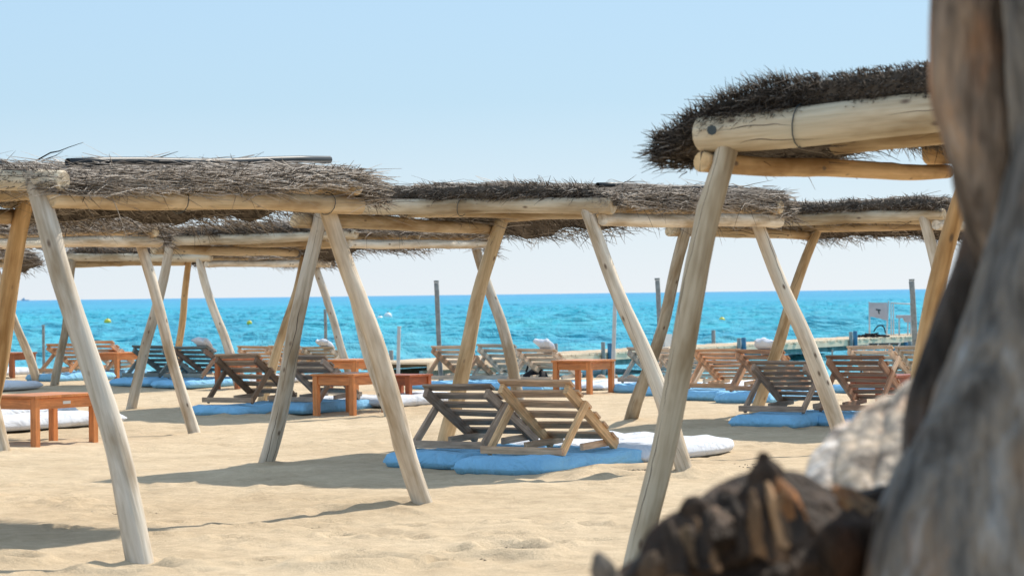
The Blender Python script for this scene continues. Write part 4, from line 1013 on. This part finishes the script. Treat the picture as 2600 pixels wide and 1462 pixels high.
buoy(1103, 802, 4, M_WBUOY, "tiny buoy next to the tall grey post")
# bag beside the peach backrest
p = G(1358, 985); p.z = gzf(p.x, p.y); bagt = thing("black_bag", "slouching black bag behind the honey coloured backrest", "bag", p)
vs, fs = blob("bag", (0, 0, 0.13), 0.16, M_BLACK, (1.15, 0.8, 0.9), 4, 0.12); mesh_obj("body", vs, fs, M_BLACK, bagt, None, True)
hp = [Vector((-0.12, 0, 0.24)), Vector((-0.09, 0, 0.33)), Vector((0.0, 0, 0.36)), Vector((0.08, 0, 0.32)), Vector((0.11, 0, 0.24))]
for i in range(4): rod("handle", hp[i], hp[i + 1], 0.012, bagt, M_BLACK, Vector((0, 0, 0)))
# far ship on the horizon
ps_ = G(64, 764, SEA_Z); Ysh = 14000.0
ps_ = Vector((uv(64, 760)[0] / FPX * Ysh, Ysh, SEA_Z))
sh = thing("cargo_ship", "faint pale ship on the horizon at the far left", "ship", ps_)
def sbox(name, x0, x1, z0, z1, dy, taper=0.0):
    vs = [(x, y, z) for z in (z0, z1) for (x, y) in ((x0 + (taper if z == z0 else 0), -dy), (x1 - (taper if z == z0 else 0), -dy), (x1 - (taper if z == z0 else 0), dy), (x0 + (taper if z == z0 else 0), dy))]
    fs = [(3, 2, 1, 0), (4, 5, 6, 7), (0, 1, 5, 4), (1, 2, 6, 5), (2, 3, 7, 6), (3, 0, 4, 7)]
    mesh_obj(name, vs, fs, M_SHIP, sh)
sbox("hull", -24, 22, 0, 5, 5, 4); sbox("deckhouse", -18, -2, 5, 12, 4); sbox("funnel", -10, -6, 12, 17, 1.5)
# twigs and weed scattered on the sand
def litter():
    rs = np.random.RandomState(7); P, D, Ln, Rd, T = [], [], [], [], []
    spots = [(1570, 1203, 40, 30), (1660, 1205, 50, 30), (1700, 1212, 35, 18), (1890, 1190, 30, 12), (180, 1272, 18, 10), (300, 1290, 120, 8), (905, 1428, 40, 6), (1300, 1396, 40, 6), (800, 1345, 60, 8), (1150, 1420, 200, 8)]
    for (px, py, sp, n) in spots:
        for i in range(n):
            q = G(px + rs.randn() * sp * 0.6, py + rs.randn() * max(3, sp * 0.06)); q.z = gzf(q.x, q.y) + 0.006
            a = rs.rand() * 6.28
            P.append(tuple(q)); D.append((math.cos(a), math.sin(a), 0.12 * rs.randn())); Ln.append(0.012 + 0.05 * rs.rand() ** 3); Rd.append(0.002 + 0.0035 * rs.rand()); T.append(0.25 + 0.3 * rs.rand())
    V_, F_, tn = twig_mesh(np.array(P), np.array(D), np.array(Ln), np.array(Rd), np.array(T), np.zeros((len(P), 3)))
    me = np_mesh("beach_litter", V_, F_, M_TWIG); at = me.attributes.new("tone", 'FLOAT', 'POINT'); at.data.foreach_set("value", tn.astype(np.float32))
    ob = link("beach_litter", me, None); ob['kind'] = 'stuff'; ob['label'] = "bits of twig and dry weed scattered on the sand"
litter()
def pebbles():
    rg = random.Random(21); vs, fs = [], []
    for i in range(420):
        d = rg.uniform(-26, 8); s = rg.gauss(-1.2, 0.7)
        c = SHORE + U * d + V * s
        z = gzf(c.x, c.y); r = rg.uniform(0.03, 0.085)
        v2, f2 = blob("p", (c.x, c.y, z + r * 0.3), r, None, (1.2, 1.1, 0.7), i, 0.1, 4)
        b = len(vs); vs += v2; fs += [tuple(b + k for k in f) for f in f2]
    ob = mesh_obj("shore_pebbles", vs, fs, M_STONE, None, None, True); ob['kind'] = 'stuff'; ob['label'] = "line of brown pebbles along the water's edge"
pebbles()

# ------------------------------------------------------------------ weathered tree stump close to the camera
def limb(name, pts, parent, O, seed, color, sides=36, per=14, rough=0.10, ridge=0.05, jag=0.0, flat=1.0):
    rs = np.random.RandomState(seed); o = rs.rand(6) * 30
    C = [W(a, b, y) for (a, b, y, r) in pts]; Rr = [r / FPX * y for (a, b, y, r) in pts]
    n = len(pts); cs, rr = [], []
    for i in range(n - 1):
        p0, p1, p2, p3 = C[max(i - 1, 0)], C[i], C[i + 1], C[min(i + 2, n - 1)]
        for k in range(per):
            t = k / per
            cs.append(0.5 * ((2 * p1) + (p2 - p0) * t + (2 * p0 - 5 * p1 + 4 * p2 - p3) * t * t + (3 * p1 - p0 - 3 * p2 + p3) * t ** 3))
            sm = t * t * (3 - 2 * t); rr.append(Rr[i] + (Rr[i + 1] - Rr[i]) * sm)
    cs.append(C[-1]); rr.append(Rr[-1])
    vs, fs = [], []; m = len(cs); acc = 0.0
    for j in range(m):
        d = (cs[min(j + 1, m - 1)] - cs[max(j - 1, 0)]).normalized()
        a = d.cross(Vector((0, 1, 0))).normalized(); b = a.cross(d).normalized()
        if j: acc += (cs[j] - cs[j - 1]).length
        for i in range(sides):
            an = 2 * math.pi * i / sides
            ca, sa = math.cos(an), math.sin(an)
            k = 1 + 2 * rough * float(vnoise(ca * 1.6 + o[0], sa * 1.6 + acc * 9 + o[1], 1)) + 2 * ridge * float(vnoise(an * 4 + o[2] if i < sides / 2 else (2 * math.pi - an) * 4 + o[2] + 0.0, acc * 5 + o[3], 2)) + 0.9 * rough * float(vnoise(ca * 4 + o[4], sa * 4 + acc * 24 + o[5], 3))
            if j == m - 1 or j == 0: k *= 0.7
            ax = jag * float(vnoise(ca * 3 + o[1], sa * 3 + o[2], 5)) * (1 if j >= m - 2 else 0)
            vs.append(cs[j] + (a * ca + b * sa * flat) * rr[j] * k + d * ax - O)
    for j in range(m - 1):
        for i in range(sides):
            i2 = (i + 1) % sides
            fs.append((j * sides + i, j * sides + i2, (j + 1) * sides + i2, (j + 1) * sides + i))
    fs.append(tuple(range(sides))[::-1]); fs.append(tuple((m - 1) * sides + i for i in range(sides)))
    return mesh_obj(name, vs, fs, M_BARK, parent, None, True, color)
bp = Vector((0.66, 3.4, 0.0)); bp.z = gzf(bp.x, bp.y)
stump = thing("weathered_tree", "old weathered grey tree trunk with split limbs and splintered log, close to the camera", "tree", bp)
limb("trunk", [(2480, 3500, 3.3, 420), (2470, 2300, 3.3, 370), (2490, 1650, 3.3, 292), (2522, 1400, 3.3, 285), (2586, 1230, 3.3, 275), (2652, 1040, 3.3, 265), (2732, 820, 3.3, 260), (2800, 580, 3.3, 255), (2820, 300, 3.3, 250), (2790, 0, 3.3, 245), (2780, -220, 3.3, 240)], stump, bp, 1, (0.78, 0.79, 0.79), 48, 14, 0.075, 0.06)
limb("branch", [(2470, -230, 3.42, 108), (2460, 60, 3.42, 103), (2466, 230, 3.42, 102), (2488, 330, 3.42, 98), (2510, 440, 3.42, 92), (2532, 540, 3.42, 85), (2565, 650, 3.42, 75)], stump, bp, 2, (1.3, 1.08, 0.90), 36, 14, 0.07, 0.06)
limb("root", [(2640, -220, 3.5, 150), (2635, 100, 3.5, 150), (2620, 330, 3.5, 140), (2572, 520, 3.5, 105), (2498, 720, 3.5, 95), (2420, 910, 3.5, 84), (2372, 1050, 3.5, 82), (2368, 1200, 3.5, 80), (2385, 1400, 3.5, 110), (2400, 1700, 3.45, 160), (2450, 2600, 3.4, 180)], stump, bp, 3, (0.36, 0.31, 0.28), 36, 12, 0.08, 0.05)
PALEW = (2.2, 2.0, 1.75)
limb("bleached_limb", [(2365, 975, 4.06, 50), (2330, 1060, 4.0, 88), (2305, 1150, 3.9, 105), (2290, 1250, 3.78, 112), (2280, 1380, 3.68, 100)], stump, bp, 4, PALEW, 40, 12, 0.10, 0.07)
limb("bleached_limb", [(2262, 1030, 4.05, 35), (2232, 1100, 3.98, 68), (2205, 1175, 3.88, 88), (2185, 1260, 3.77, 96), (2180, 1380, 3.68, 90)], stump, bp, 14, PALEW, 36, 12, 0.10, 0.07)
limb("bleached_limb", [(2165, 1085, 4.0, 24), (2135, 1140, 3.94, 46), (2110, 1205, 3.84, 62), (2095, 1290, 3.74, 66), (2090, 1380, 3.68, 60)], stump, bp, 24, (2.2, 2.15, 2.1), 32, 12, 0.10, 0.06)
DKL = (0.23, 0.165, 0.125)
limb("splintered_log", [(2460, 1410, 3.55, 185), (2300, 1410, 3.5, 188), (2120, 1405, 3.45, 186), (1980, 1405, 3.4, 190), (1880, 1440, 3.36, 182), (1770, 1475, 3.33, 165), (1670, 1530, 3.32, 138), (1560, 1580, 3.3, 110), (1490, 1610, 3.3, 90)], stump, bp, 5, DKL, 64, 22, 0.19, 0.15, 0.05)
for k, (pp, cc) in enumerate((([(1985, 1390, 3.36, 105), (1958, 1280, 3.35, 78), (1945, 1205, 3.35, 45), (1937, 1160, 3.35, 16), (1935, 1146, 3.35, 5)], DKL),
        ([(1900, 1420, 3.33, 100), (1868, 1330, 3.33, 74), (1846, 1272, 3.33, 38), (1836, 1240, 3.33, 12)], DKL),
        ([(1815, 1440, 3.31, 90), (1785, 1350, 3.31, 62), (1764, 1290, 3.31, 34), (1756, 1258, 3.31, 14)], DKL),
        ([(1560, 1540, 3.27, 52), (1530, 1450, 3.27, 34), (1516, 1402, 3.27, 12)], (0.8, 0.75, 0.7)),
        ([(1690, 1520, 3.27, 60), (1668, 1440, 3.27, 44), (1655, 1400, 3.27, 20)], (0.6, 0.42, 0.28)))):
    limb("stub", pp, stump, bp, 40 + k, cc, 32, 12, 0.22, 0.18)
def shard(base, tip, r, color, seed):
    rg = random.Random(seed); vs, fs = [], []
    n = 9
    for j, f in enumerate((0.0, 0.35, 0.7, 1.0)):
        c = base.lerp(tip, f); rr = r * (1 - f) ** 0.7 + 0.003
        for i in range(n):
            a = 2 * math.pi * i / n; k = rg.uniform(0.6, 1.35)
            vs.append(c - bp + Vector((math.cos(a) * rr * k, math.sin(a) * rr * k, rg.uniform(-1, 1) * rr * 0.3)))
    for j in range(3):
        for i in range(n): fs.append((j * n + i, j * n + (i + 1) % n, (j + 1) * n + (i + 1) % n, (j + 1) * n + i))
    fs.append(tuple(3 * n + i for i in range(n)))
    mesh_obj("splinter", vs, fs, M_BARK, stump, None, True, color)
DK, OR_ = (0.30, 0.23, 0.18), (1.3, 0.7, 0.3)
shard(W(1990, 1385, 3.22), W(1948, 1222, 3.25), 0.012, (1.5, 1.0, 0.6), 7); shard(W(2015, 1330, 3.24), W(1975, 1212, 3.26), 0.022, (1.3, 0.62, 0.25), 8)
shard(W(2180, 1290, 3.3), W(2120, 1230, 3.34), 0.022, (0.9, 0.55, 0.28), 11); shard(W(1850, 1330, 3.24), W(1815, 1285, 3.26), 0.014, (1.1, 0.8, 0.6), 12)
rg = random.Random(5)
for i in range(14):                        # torn fibres on the log
    x = rg.uniform(1640, 2060); y0 = 1300 + max(0, (1880 - x)) * 0.42 + abs(x - 1940) * 0.1
    shard(W(x + rg.uniform(-20, 40), y0 + rg.uniform(60, 120), 3.22), W(x + rg.uniform(-30, 10), y0 - rg.uniform(30, 75), 3.24), rg.uniform(0.006, 0.014), rg.choice([(0.8, 0.5, 0.28), (0.5, 0.36, 0.26), (0.2, 0.15, 0.12), (0.2, 0.15, 0.12), (1.1, 0.75, 0.45)]), 200 + i)
build_beach()
build_sea()
